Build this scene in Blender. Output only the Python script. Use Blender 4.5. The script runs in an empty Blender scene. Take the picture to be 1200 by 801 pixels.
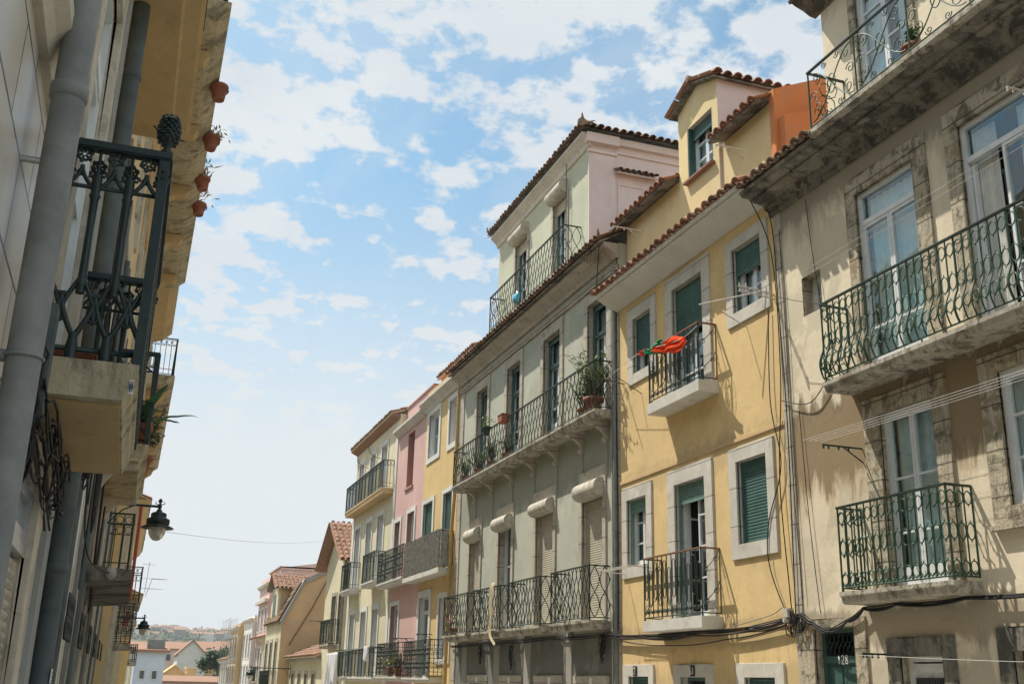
import bpy, bmesh, math, random
from math import sin, cos, pi, radians, sqrt
from mathutils import Vector, Matrix, noise
random.seed(7)
SC = bpy.context.scene
SKY_S, CLOUD_S, SUN_E, EXPO = .112, .585, 3.7, .62
COL = SC.collection
D = 9.0                                    # right-hand facades stand 9 m from the eye, left-hand ones 0.5 m

def g(y):                                  # street level, falling away from the viewer (eye height is z = 0)
    if y < 110: return -1.6 - 0.035*y
    return -5.45 - 3.0*min(1, (y-110)/150.)

# ------------------------------------------------------------------ materials
MATS = {}
def nt(name):
    m = bpy.data.materials.new(name); m.use_nodes = True
    t = m.node_tree; b = t.nodes['Principled BSDF']
    MATS[name] = m
    return m, t, b
def N(t, kind, **kw):
    n = t.nodes.new(kind)
    for k, v in kw.items():
        if k in n.inputs: n.inputs[k].default_value = v
        else: setattr(n, k, v)
    return n
def ramp(t, a, b, ca=(0,0,0,1), cb=(1,1,1,1)):
    r = t.nodes.new('ShaderNodeValToRGB')
    r.color_ramp.elements[0].position = a; r.color_ramp.elements[0].color = ca
    r.color_ramp.elements[1].position = b; r.color_ramp.elements[1].color = cb
    return r
def c4(c, k=1.0): return (c[0]*k, c[1]*k, c[2]*k, 1)
def mixc(t, fac, a, b):
    m = t.nodes.new('ShaderNodeMix'); m.data_type = 'RGBA'
    L = t.links
    if isinstance(fac, (int, float)): m.inputs[0].default_value = fac
    else: L.new(fac, m.inputs[0])
    for i, v in ((6, a), (7, b)):
        if isinstance(v, tuple): m.inputs[i].default_value = v
        else: L.new(v, m.inputs[i])
    return m.outputs[2]
def mapping(t, sc=(1,1,1), loc=(0,0,0)):
    tc = t.nodes.new('ShaderNodeNewGeometry'); mp = t.nodes.new('ShaderNodeMapping')
    mp.inputs['Scale'].default_value = sc; mp.inputs['Location'].default_value = loc
    t.links.new(tc.outputs['Position'], mp.inputs['Vector'])
    return mp.outputs[0]
def noise_t(t, vec, scale, detail=6, rough=.6, dist=0):
    n = N(t, 'ShaderNodeTexNoise', Scale=scale, Detail=detail, Roughness=rough, Distortion=dist)
    t.links.new(vec, n.inputs['Vector']); return n.outputs['Fac']

def plaster(name, col, dirt=(.16,.15,.12), amt=.35, patch=None, patch_amt=0., streak=.4, bump=.25, sc=1., thr=.55, bands=(), cracks=False, joints=0):
    """painted render: broad tone changes, rain streaks, grime blotches, peeled patches"""
    m, t, b = nt(name); L = t.links
    p = mapping(t)
    ps = mapping(t, (3.2, 3.2, .35))
    n1 = noise_t(t, p, .7*sc, 5, .6); n2 = noise_t(t, p, 5*sc, 8, .65); n3 = noise_t(t, ps, 1.6*sc, 6, .7, .3)
    c = mixc(t, ramp_out(t, n1, .35, .68), c4(col, .88), c4(col, 1.07))
    c = mixc(t, scaled(t, ramp_out(t, n2, .42, .75), .35), c, c4(col, .74))
    c = mixc(t, scaled(t, ramp_out(t, n3, thr, thr+.22), streak), c, c4(dirt, 1.5))
    n4 = noise_t(t, p, 1.5*sc, 9, .72, .5)
    c = mixc(t, scaled(t, ramp_out(t, n4, thr+.03, thr+.12), amt), c, c4(dirt))
    if patch:
        n5 = noise_t(t, mapping(t, (1,1,1), (7.3,2.1,4.4)), 1.1*sc, 8, .6, .8)
        c = mixc(t, scaled(t, ramp_out(t, n5, .56, .585), patch_amt), c, c4(patch))
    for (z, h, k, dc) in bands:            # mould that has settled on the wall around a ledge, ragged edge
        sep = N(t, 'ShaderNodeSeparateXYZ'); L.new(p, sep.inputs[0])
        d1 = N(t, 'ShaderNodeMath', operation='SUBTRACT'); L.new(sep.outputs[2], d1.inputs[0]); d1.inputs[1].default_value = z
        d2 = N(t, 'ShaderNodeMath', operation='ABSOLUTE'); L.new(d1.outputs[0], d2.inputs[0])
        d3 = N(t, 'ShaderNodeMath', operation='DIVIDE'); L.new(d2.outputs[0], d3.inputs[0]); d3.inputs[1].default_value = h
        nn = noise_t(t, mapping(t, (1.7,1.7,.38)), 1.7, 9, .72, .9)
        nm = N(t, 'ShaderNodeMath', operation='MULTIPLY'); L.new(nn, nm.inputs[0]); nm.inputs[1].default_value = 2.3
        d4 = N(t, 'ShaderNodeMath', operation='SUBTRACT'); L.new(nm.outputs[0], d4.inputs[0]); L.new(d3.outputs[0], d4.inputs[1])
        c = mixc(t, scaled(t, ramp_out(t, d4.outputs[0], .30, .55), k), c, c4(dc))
    if joints:
        sj=N(t,'ShaderNodeSeparateXYZ'); L.new(p,sj.inputs[0]); dv=N(t,'ShaderNodeMath',operation='DIVIDE'); L.new(sj.outputs[2],dv.inputs[0]); dv.inputs[1].default_value=joints
        fr_=N(t,'ShaderNodeMath',operation='FRACT'); L.new(dv.outputs[0],fr_.inputs[0]); pp=N(t,'ShaderNodeMath',operation='PINGPONG'); L.new(dv.outputs[0],pp.inputs[0]); pp.inputs[1].default_value=.5
        jr=ramp(t,.006/joints,.014/joints,(1,1,1,1),(0,0,0,1)); L.new(pp.outputs[0],jr.inputs[0]); c=mixc(t,scaled(t,jr.outputs[0],.75),c,c4(dirt,.55))
    if cracks:
        vo = t.nodes.new('ShaderNodeTexVoronoi'); vo.feature='DISTANCE_TO_EDGE'; vo.inputs['Scale'].default_value=.55
        ad = t.nodes.new('ShaderNodeVectorMath'); ad.operation='MULTIPLY_ADD'; nn_=N(t,'ShaderNodeTexNoise',Scale=3.,Detail=6); L.new(p,nn_.inputs['Vector'])
        L.new(nn_.outputs['Color'],ad.inputs[0]); ad.inputs[1].default_value=(.5,.5,.5); L.new(p,ad.inputs[2]); L.new(ad.outputs[0],vo.inputs['Vector'])
        k1=ramp(t,.0015,.004,(1,1,1,1),(0,0,0,1)); L.new(vo.outputs['Distance'],k1.inputs[0])
        kk=N(t,'ShaderNodeMath',operation='MULTIPLY'); L.new(k1.outputs[0],kk.inputs[0]); L.new(ramp_out(t,n1,.50,.60),kk.inputs[1])
        c = mixc(t, scaled(t,kk.outputs[0],.55), c, c4(dirt,.6))
    L.new(c, b.inputs['Base Color'])
    b.inputs['Roughness'].default_value = .92
    b.inputs['Specular IOR Level'].default_value = .2
    bp = N(t, 'ShaderNodeBump', Strength=bump, Distance=.02)
    nb = noise_t(t, p, 14*sc, 8, .7); L.new(nb, bp.inputs['Height'])
    bp2 = N(t, 'ShaderNodeBump', Strength=bump, Distance=.05); L.new(n4, bp2.inputs['Height'])
    L.new(bp.outputs[0], bp2.inputs['Normal']); L.new(bp2.outputs[0], b.inputs['Normal'])
    return m
def ramp_out(t, sock, a, b):
    r = ramp(t, a, b); t.links.new(sock, r.inputs[0]); return r.outputs[0]
def scaled(t, sock, k):
    m = N(t, 'ShaderNodeMath', operation='MULTIPLY'); t.links.new(sock, m.inputs[0]); m.inputs[1].default_value = k
    return m.outputs[0]

def paint(name, col, rough=.5, metal=0., var=.2, spec=.4, dirt=(.1,.09,.07), damt=.25, scale=6):
    m, t, b = nt(name); L = t.links
    p = mapping(t)
    n = noise_t(t, p, scale, 7, .65); n2 = noise_t(t, p, scale*.35, 6, .7, .4)
    c = mixc(t, ramp_out(t, n, .35, .7), c4(col, 1+var*.5), c4(col, 1-var))
    c = mixc(t, scaled(t, ramp_out(t, n2, .55, .72), damt), c, c4(dirt))
    L.new(c, b.inputs['Base Color'])
    b.inputs['Roughness'].default_value = rough; b.inputs['Metallic'].default_value = metal
    b.inputs['Specular IOR Level'].default_value = spec
    bp = N(t, 'ShaderNodeBump', Strength=.15, Distance=.01); L.new(n, bp.inputs['Height']); L.new(bp.outputs[0], b.inputs['Normal'])
    return m
def tile_mat(name, c1, c2, c3):
    m, t, b = nt(name); L = t.links
    ge = N(t, 'ShaderNodeNewGeometry')
    r = t.nodes.new('ShaderNodeValToRGB'); e = r.color_ramp.elements
    e[0].position = 0; e[0].color = c4(c1); e[1].position = 1; e[1].color = c4(c3)
    x = e.new(.5); x.color = c4(c2)
    L.new(ge.outputs['Random Per Island'], r.inputs[0])
    p = mapping(t); n = noise_t(t, p, 9, 7, .7); n2 = noise_t(t, p, 2.3, 6, .7, .4)
    c = mixc(t, scaled(t, ramp_out(t, n, .45, .72), .6), r.outputs[0], (.10,.085,.06,1))
    c = mixc(t, scaled(t, ramp_out(t, n2, .55, .68), .5), c, (.22,.20,.14,1))
    L.new(c, b.inputs['Base Color']); b.inputs['Roughness'].default_value = .9; b.inputs['Specular IOR Level'].default_value = .2
    bp = N(t, 'ShaderNodeBump', Strength=.4, Distance=.01); L.new(n, bp.inputs['Height']); L.new(bp.outputs[0], b.inputs['Normal'])
    return m
def glass_mat(name, tint=(.75,.82,.84), rough=.02, trans=.55):
    m, t, b = nt(name); L = t.links
    out = t.nodes['Material Output']; t.nodes.remove(b)
    tr = N(t, 'ShaderNodeBsdfTransparent', Color=c4(tint, trans)); gl = N(t, 'ShaderNodeBsdfGlossy', Color=(.95,.97,1,1), Roughness=rough)
    fr = N(t, 'ShaderNodeFresnel', IOR=1.7)
    p = mapping(t); n = noise_t(t, p, 1.3, 3, .5); bp = N(t, 'ShaderNodeBump', Strength=.06, Distance=.08)
    L.new(n, bp.inputs['Height']); L.new(bp.outputs[0], gl.inputs['Normal'])
    ge=N(t,'ShaderNodeNewGeometry'); io=N(t,'ShaderNodeMath',operation='MULTIPLY_ADD'); L.new(ge.outputs['Backfacing'],io.inputs[0]); io.inputs[1].default_value=1/1.5-1.5; io.inputs[2].default_value=1.5; L.new(io.outputs[0],fr.inputs['IOR'])
    ad = N(t, 'ShaderNodeMath', operation='ADD'); L.new(fr.outputs[0], ad.inputs[0]); ad.inputs[1].default_value = .02
    mx = N(t, 'ShaderNodeMixShader'); L.new(ad.outputs[0], mx.inputs[0]); L.new(tr.outputs[0], mx.inputs[1]); L.new(gl.outputs[0], mx.inputs[2])
    L.new(mx.outputs[0], out.inputs[0]); return m
def leaf_mat(name, c1, c2):
    m, t, b = nt(name); L = t.links
    ge = N(t, 'ShaderNodeNewGeometry')
    c = mixc(t, ge.outputs['Random Per Island'], c4(c1), c4(c2))
    L.new(c, b.inputs['Base Color']); b.inputs['Roughness'].default_value = .55
    tl = N(t, 'ShaderNodeBsdfTranslucent'); L.new(c, tl.inputs[0])
    mx = N(t, 'ShaderNodeMixShader'); mx.inputs[0].default_value = .3
    L.new(b.outputs[0], mx.inputs[1]); L.new(tl.outputs[0], mx.inputs[2]); L.new(mx.outputs[0], t.nodes['Material Output'].inputs[0])
    return m
def slab_tiles(name, col, bw, rh, grout=(.12,.11,.1), rough=.35, gw=.012, offset=.5):
    m, t, b = nt(name); L = t.links
    ge = N(t, 'ShaderNodeNewGeometry'); s = N(t, 'ShaderNodeSeparateXYZ'); L.new(ge.outputs['Position'], s.inputs[0])
    cb = N(t, 'ShaderNodeCombineXYZ'); L.new(s.outputs[1], cb.inputs[0]); L.new(s.outputs[2], cb.inputs[1])
    br = N(t, 'ShaderNodeTexBrick', offset=offset, Scale=1.0); L.new(cb.outputs[0], br.inputs['Vector'])
    br.inputs['Brick Width'].default_value = bw; br.inputs['Row Height'].default_value = rh; br.inputs['Mortar Size'].default_value = gw*.5
    br.inputs['Color1'].default_value = c4(col); br.inputs['Color2'].default_value = c4(col, .85); br.inputs['Mortar'].default_value = c4(grout)
    p = mapping(t); n = noise_t(t, p, 2.5, 8, .7, .6)
    c = mixc(t, scaled(t, ramp_out(t, n, .5, .7), .45), br.outputs[0], c4(col, .6))
    L.new(c, b.inputs['Base Color']); b.inputs['Roughness'].default_value = rough
    bp = N(t, 'ShaderNodeBump', Strength=.4, Distance=.01, invert=True); L.new(br.outputs['Fac'], bp.inputs['Height']); L.new(bp.outputs[0], b.inputs['Normal'])
    return m

GREY = (.13,.125,.11)
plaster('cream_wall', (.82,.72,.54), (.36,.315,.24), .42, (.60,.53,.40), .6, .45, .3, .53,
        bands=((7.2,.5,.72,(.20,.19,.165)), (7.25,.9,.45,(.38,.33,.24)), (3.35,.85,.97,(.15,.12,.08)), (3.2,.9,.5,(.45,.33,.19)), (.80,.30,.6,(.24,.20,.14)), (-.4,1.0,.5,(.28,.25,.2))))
plaster('yellow_wall', (.81,.60,.30), (.47,.36,.20), .34, (.73,.54,.28), .8, .7, .22, .9, .515, bands=((-.3,.8,.4,(.4,.3,.18)),(3.7,.35,.35,(.42,.34,.2)),(.8,.3,.4,(.42,.34,.2))), cracks=True)
plaster('yellow_attic', (.80,.64,.36), (.48,.40,.26), .3, (.72,.6,.38), .5, .45, .15, .8, .57)
plaster('green_wall', (.51,.52,.43), (.34,.345,.27), .35, (.36,.37,.27), .4, .4, .22, .9, .54, bands=((4.7,.8,.6,(.25,.26,.2)),))
plaster('green_base', (.19,.195,.175), (.10,.105,.09), .5, (.33,.33,.27), .4, .5, .3, .9, .52)
plaster('green_attic', (.57,.58,.45), (.34,.35,.26), .25, None, 0, .35, .2, .9, .56)
plaster('rose_side', (.80,.68,.64), (.5,.42,.38), .3, None, 0, .3, .12, .8, .58)
plaster('orange_wall', (.70,.27,.11), (.40,.2,.12), .4, (.60,.27,.15), .5, .6, .12, .8, .58)
plaster('stone', (.55,.50,.41), (.2,.185,.15), .6, (.42,.38,.3), .5, .6, .3, 2.2, .51, joints=.57)
plaster('stone_rough', (.60,.53,.40), (.13,.11,.08), .8, (.36,.29,.19), .85, .8, .9, 2.6, .48, joints=.52)
plaster('stone_dark', (.27,.255,.215), (.075,.075,.065), .85, (.42,.38,.30), .5, .8, .7, 1.8, .45)
plaster('white_trim', (.66,.63,.56), (.36,.33,.28), .45, (.56,.53,.46), .6, .5, .2, 2.0, .53, joints=.61)
plaster('white_clean', (.76,.75,.71), (.45,.43,.38), .2, None, 0, .3, .1, 1.6, .6)
plaster('slab_white', (.70,.68,.62), (.28,.26,.2), .4, None, 0, .6, .2, 3, .54)
plaster('slab_grey', (.56,.52,.43), (.11,.10,.08), .85, (.24,.20,.14), .75, .8, .7, 2.4, .48)
plaster('pink_wall', (.70,.47,.43), (.45,.33,.29), .3, None, 0, .4, .15, .7, .56)
plaster('pink_dark', (.46,.27,.23), (.3,.2,.17), .3, None, 0, .4, .15, .7, .56)
plaster('far_yellow', (.76,.56,.27), (.38,.31,.2), .25, None, 0, .45, .15, .6, .55)
plaster('far_cream', (.74,.68,.48), (.4,.36,.25), .25, None, 0, .45, .15, .6, .55)
plaster('far_ochre', (.66,.48,.27), (.42,.32,.19), .35, (.55,.41,.25), .5, .35, .15, .35, .55)
plaster('far_white', (.80,.79,.74), (.5,.48,.42), .2, None, 0, .3, .1, .6, .57)
plaster('far_pink', (.78,.58,.54), (.45,.35,.31), .2, None, 0, .35, .1, .6, .57)
plaster('far_blue', (.60,.68,.78), (.4,.42,.45), .2, None, 0, .3, .1, .4, .57)
plaster('far_grey', (.36,.35,.31), (.2,.2,.18), .4, None, 0, .5, .2, .6, .53)
plaster('left_ochre', (.80,.61,.33), (.33,.26,.15), .3, None, 0, .4, .15, .9, .55)
plaster('left_stone', (.66,.60,.49), (.22,.2,.16), .45, (.36,.32,.25), .5, .6, .3, 1.6, .52)
plaster('left_grey', (.36,.37,.36), (.17,.17,.16), .4, None, 0, .5, .2, 1.5, .53)
plaster('left_soffit', (.64,.47,.25), (.30,.22,.13), .4, None, 0, .3, .2, 1.5, .54)
plaster('stained_slab', (.62,.54,.37), (.15,.14,.1), .75, (.3,.26,.17), .6, .7, .5, 1.8, .49)
slab_tiles('wall_tiles', (.68,.63,.54), .62, .31, (.07,.065,.06), .3, .014)
slab_tiles('white_azulejo', (.62,.62,.60), .15, .15, (.3,.3,.29), .3, .006, 0)
tile_mat('clay', (.26,.15,.11), (.45,.24,.16), (.44,.31,.23))
tile_mat('clay_old', (.17,.125,.09), (.34,.21,.14), (.30,.25,.19))
tile_mat('clay_far', (.33,.19,.135), (.40,.235,.165), (.29,.18,.135))
paint('white_frame', (.78,.80,.80), .35, 0, .1, .5, (.4,.38,.33), .15)
paint('cream_frame', (.66,.62,.50), .45, 0, .15, .4)
paint('green_frame', (.035,.10,.09), .4, 0, .3, .5)
paint('teal_shutter', (.07,.155,.14), .6, 0, .35, .3, (.15,.2,.17), .6, 3)
paint('teal_pale', (.16,.28,.25), .55, 0, .2, .4, (.2,.24,.2), .3)
paint('beige_shutter', (.56,.52,.42), .6, 0, .15, .3)
paint('box_cream', (.58,.54,.45), .7, 0, .3, .2, (.16,.14,.11), .85, 5)
paint('iron_green', (.018,.040,.032), .45, 0, .3, .5, (.10,.085,.05), .3, 20)
paint('iron_bright', (.020,.072,.040), .45, 0, .35, .5, (.09,.075,.04), .45, 20)
paint('iron_cast', (.010,.027,.027), .38, 0, .3, .5, (.05,.06,.05), .3, 14)
paint('handrail_wood', (.24,.13,.08), .6, 0, .3, .3)
paint('pipe_grey', (.24,.255,.25), .6, 0, .3, .3, (.12,.115,.10), .7, 5)
paint('pipe_dark', (.11,.135,.135), .6, 0, .3, .3, (.07,.065,.055), .6, 5)
paint('pipe_red', (.36,.07,.05), .5, 0, .2, .4)
paint('pipe_yellow', (.55,.38,.14), .5, 0, .2, .4)
paint('galv', (.48,.50,.50), .35, .6, .15, .5)
paint('cable_black', (.02,.02,.022), .6, 0, .2, .3)
paint('cable_grey', (.20,.20,.19), .6, 0, .2, .3)
paint('cord_white', (.72,.72,.70), .6, 0, .1, .3)
paint('rod_cream', (.60,.56,.48), .5, 0, .2, .3)
paint('rust', (.16,.09,.06), .8, 0, .4, .2)
paint('terracotta', (.33,.13,.08), .75, 0, .25, .3, (.2,.14,.1), .3, 12)
paint('pot_dark', (.04,.07,.05), .6, 0, .2, .3)
paint('soil', (.05,.035,.025), .95, 0, .3, .1)
paint('bark', (.14,.10,.07), .9, 0, .4, .1, (.06,.05,.04), .4)
paint('interior', (.07,.078,.075), .9, 0, .3, .1, (.02,.02,.02), .4, .8)
paint('curtain', (.78,.78,.73), .9, 0, .15, .1)
paint('curtain_dim', (.55,.57,.51), .9, 0, .3, .1)
paint('door_green', (.06,.13,.115), .45, 0, .3, .4)
paint('pale_cobble', (.26,.25,.23), .9, 0, .3, .3, (.035,.035,.035), .5, 2)  # unseen road: pale cobble colour chosen to bounce sunlight up onto undersides
paint('paving', (.52,.50,.45), .85, 0, .35, .3, (.15,.14,.12), .5, 3)
paint('line_white', (.7,.7,.68), .7, 0, .3, .3)
paint('earth', (.16,.15,.09), .95, 0, .4, .1, (.07,.09,.04), .5, .01)
paint('hill_green', (.07,.095,.055), .95, 0, .4, .1, (.20,.17,.11), .5, .012)
paint('cloth_white', (.80,.80,.82), .9, 0, .05, .1, (.6,.6,.62), .2)
paint('cloth_orange', (.78,.085,.03), 1, 0, .1, .02, (.85,.24,.03), .6, 3)
paint('cloth_green', (.02,.30,.11), .75, 0, .1, .2)
paint('cloth_red', (.72,.05,.05), .75, 0, .1, .2)
paint('cloth_tan', (.62,.52,.36), .85, 0, .15, .1)
paint('bag_blue', (.12,.50,.72), .4, 0, .1, .4, (.8,.85,.88), .7, 10)
paint('reed', (.44,.42,.37), .9, 0, .6, .1, (.15,.14,.12), .6, 9)
paint('steel', (.42,.43,.44), .4, .7, .1, .5)
paint('plate_white', (.8,.8,.78), .3, 0, .05, .5, (.6,.6,.58), .2)
paint('ink', (.03,.03,.04), .6, 0, .1, .3)
paint('ink_blue', (.05,.12,.28), .5, 0, .1, .3)
paint('petal_yellow', (.85,.70,.04), .7, 0, .1, .2)
paint('petal_magenta', (.45,.03,.13), .7, 0, .2, .2)
glass_mat('glass', trans=1.15); glass_mat('glass_lamp', (.95,.95,.9), .2, .9)
m_, t_, b_ = nt('globe'); b_.inputs['Base Color'].default_value = (.62,.62,.56,1); b_.inputs['Roughness'].default_value = .12
b_.inputs['Transmission Weight'].default_value = .45
m_, t_, b_ = nt('frosted'); b_.inputs['Base Color'].default_value = (.35,.42,.48,1); b_.inputs['Roughness'].default_value = .22
leaf_mat('leaf', (.05,.11,.025), (.16,.24,.06)); leaf_mat('leaf_dark', (.02,.06,.018), (.06,.12,.04))
leaf_mat('leaf_yucca', (.04,.12,.05), (.10,.20,.09)); leaf_mat('leaf_dry', (.28,.22,.12), (.40,.33,.2))

# ------------------------------------------------------------------ mesh collector
class MB:
    def __init__(s): s.v = []; s.f = []; s.m = []; s.sm = []
    def add(s, vs, fs, mat=0, smooth=False):
        o = len(s.v); s.v += [tuple(v) for v in vs]
        s.f += [tuple(i+o for i in f) for f in fs]; s.m += [mat]*len(fs); s.sm += [smooth]*len(fs)
    def box(s, x0,x1,y0,y1,z0,z1, mat=0):
        if x0>x1: x0,x1=x1,x0
        s.add([(x0,y0,z0),(x1,y0,z0),(x1,y1,z0),(x0,y1,z0),(x0,y0,z1),(x1,y0,z1),(x1,y1,z1),(x0,y1,z1)],
              [(0,3,2,1),(4,5,6,7),(0,1,5,4),(1,2,6,5),(2,3,7,6),(3,0,4,7)], mat); return s
    def quad(s, a,b,c,d, mat=0): s.add([a,b,c,d], [(0,1,2,3)], mat)
    def prism(s, prof, y0, y1, mat=0, smooth=False):       # prof: (x,z) closed outline run along y
        n = len(prof)
        s.add([(x,y0,z) for x,z in prof]+[(x,y1,z) for x,z in prof],
              [(i,(i+1)%n,(i+1)%n+n,i+n) for i in range(n)], mat, smooth)
        s.add([(x,y0,z) for x,z in prof], [tuple(range(n))], mat); s.add([(x,y1,z) for x,z in prof], [tuple(range(n))[::-1]], mat)
        return s
    def tube(s, pts, r, n=6, mat=0, closed=False, smooth=True, cap=True):
        P = [Vector(p) for p in pts]; k = len(P)
        if k < 2: return s
        rs = r if isinstance(r, (list, tuple)) else [r]*k
        up = Vector((0,0,1)); vs = []; prev = None
        for i in range(k):
            if closed: tdir = P[(i+1)%k]-P[(i-1)%k]
            else: tdir = P[min(i+1,k-1)]-P[max(i-1,0)]
            if tdir.length < 1e-9: tdir = Vector((0,0,1))
            tdir.normalize()
            if prev is None:
                a = tdir.cross(up)
                if a.length < .05: a = tdir.cross(Vector((0,1,0)))
            else:
                a = prev - tdir*prev.dot(tdir)
                if a.length < 1e-6: a = tdir.cross(up)
            a.normalize(); prev = a; b = tdir.cross(a)
            for j in range(n):
                an = 2*pi*j/n; vs.append(P[i]+(a*cos(an)+b*sin(an))*rs[i])
        fs = []
        for i in range(k if closed else k-1):
            for j in range(n):
                fs.append((i*n+j, i*n+(j+1)%n, ((i+1)%k)*n+(j+1)%n, ((i+1)%k)*n+j))
        s.add(vs, fs, mat, smooth)
        if cap and not closed:
            s.add(vs[:n], [tuple(range(n))], mat); s.add(vs[-n:], [tuple(range(n))], mat)
        return s
    def lathe(s, prof, c, n=16, mat=0, smooth=True, axis='z'):   # prof: (r, h)
        vs = []
        for r,h in prof:
            for j in range(n):
                a = 2*pi*j/n
                if axis == 'z': vs.append((c[0]+r*cos(a), c[1]+r*sin(a), c[2]+h))
                else: vs.append((c[0]+r*cos(a), c[1]+h, c[2]+r*sin(a)))
        fs = [(i*n+j, i*n+(j+1)%n, (i+1)*n+(j+1)%n, (i+1)*n+j) for i in range(len(prof)-1) for j in range(n)]
        s.add(vs, fs, mat, smooth)
        s.add(vs[:n], [tuple(range(n))], mat); s.add(vs[-n:], [tuple(range(n))], mat)
        return s
    def build(s, name, mats, parent=None, bevel=0, loc=None):
        me = bpy.data.meshes.new(name)
        if not isinstance(mats, (list, tuple)): mats = [mats]
        off = Vector((0,0,0)) if loc is None else Vector(loc)
        if parent is not None:
            r = parent
            while r.parent: r = r.parent
            off = r.location.copy()
        me.from_pydata([tuple(Vector(v)-off) for v in s.v], [], s.f)
        for m in mats: me.materials.append(MATS[m])
        me.polygons.foreach_set('material_index', s.m); me.polygons.foreach_set('use_smooth', s.sm)
        if bevel:
            bm = bmesh.new(); bm.from_mesh(me)
            bmesh.ops.remove_doubles(bm, verts=bm.verts, dist=1e-5)
            ed = [e for e in bm.edges if len(e.link_faces)==2 and e.calc_face_angle(0) > .6]
            bmesh.ops.bevel(bm, geom=ed, offset=bevel, segments=2, affect='EDGES', clamp_overlap=True)
            bm.to_mesh(me); bm.free()
        me.update()
        o = bpy.data.objects.new(name, me); COL.objects.link(o)
        if parent is not None: o.parent = parent
        elif loc is not None: o.location = off
        return o
def tag(o, label=None, cat=None, group=None, kind=None):
    if label: o['label'] = label
    if cat: o['category'] = cat
    if group: o['group'] = group
    if kind: o['kind'] = kind
    return o
def thing(name, loc, label, cat, group=None):
    o = bpy.data.objects.new(name, None); o.empty_display_size = .3; COL.objects.link(o); o.location = loc
    return tag(o, label, cat, group)

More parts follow.
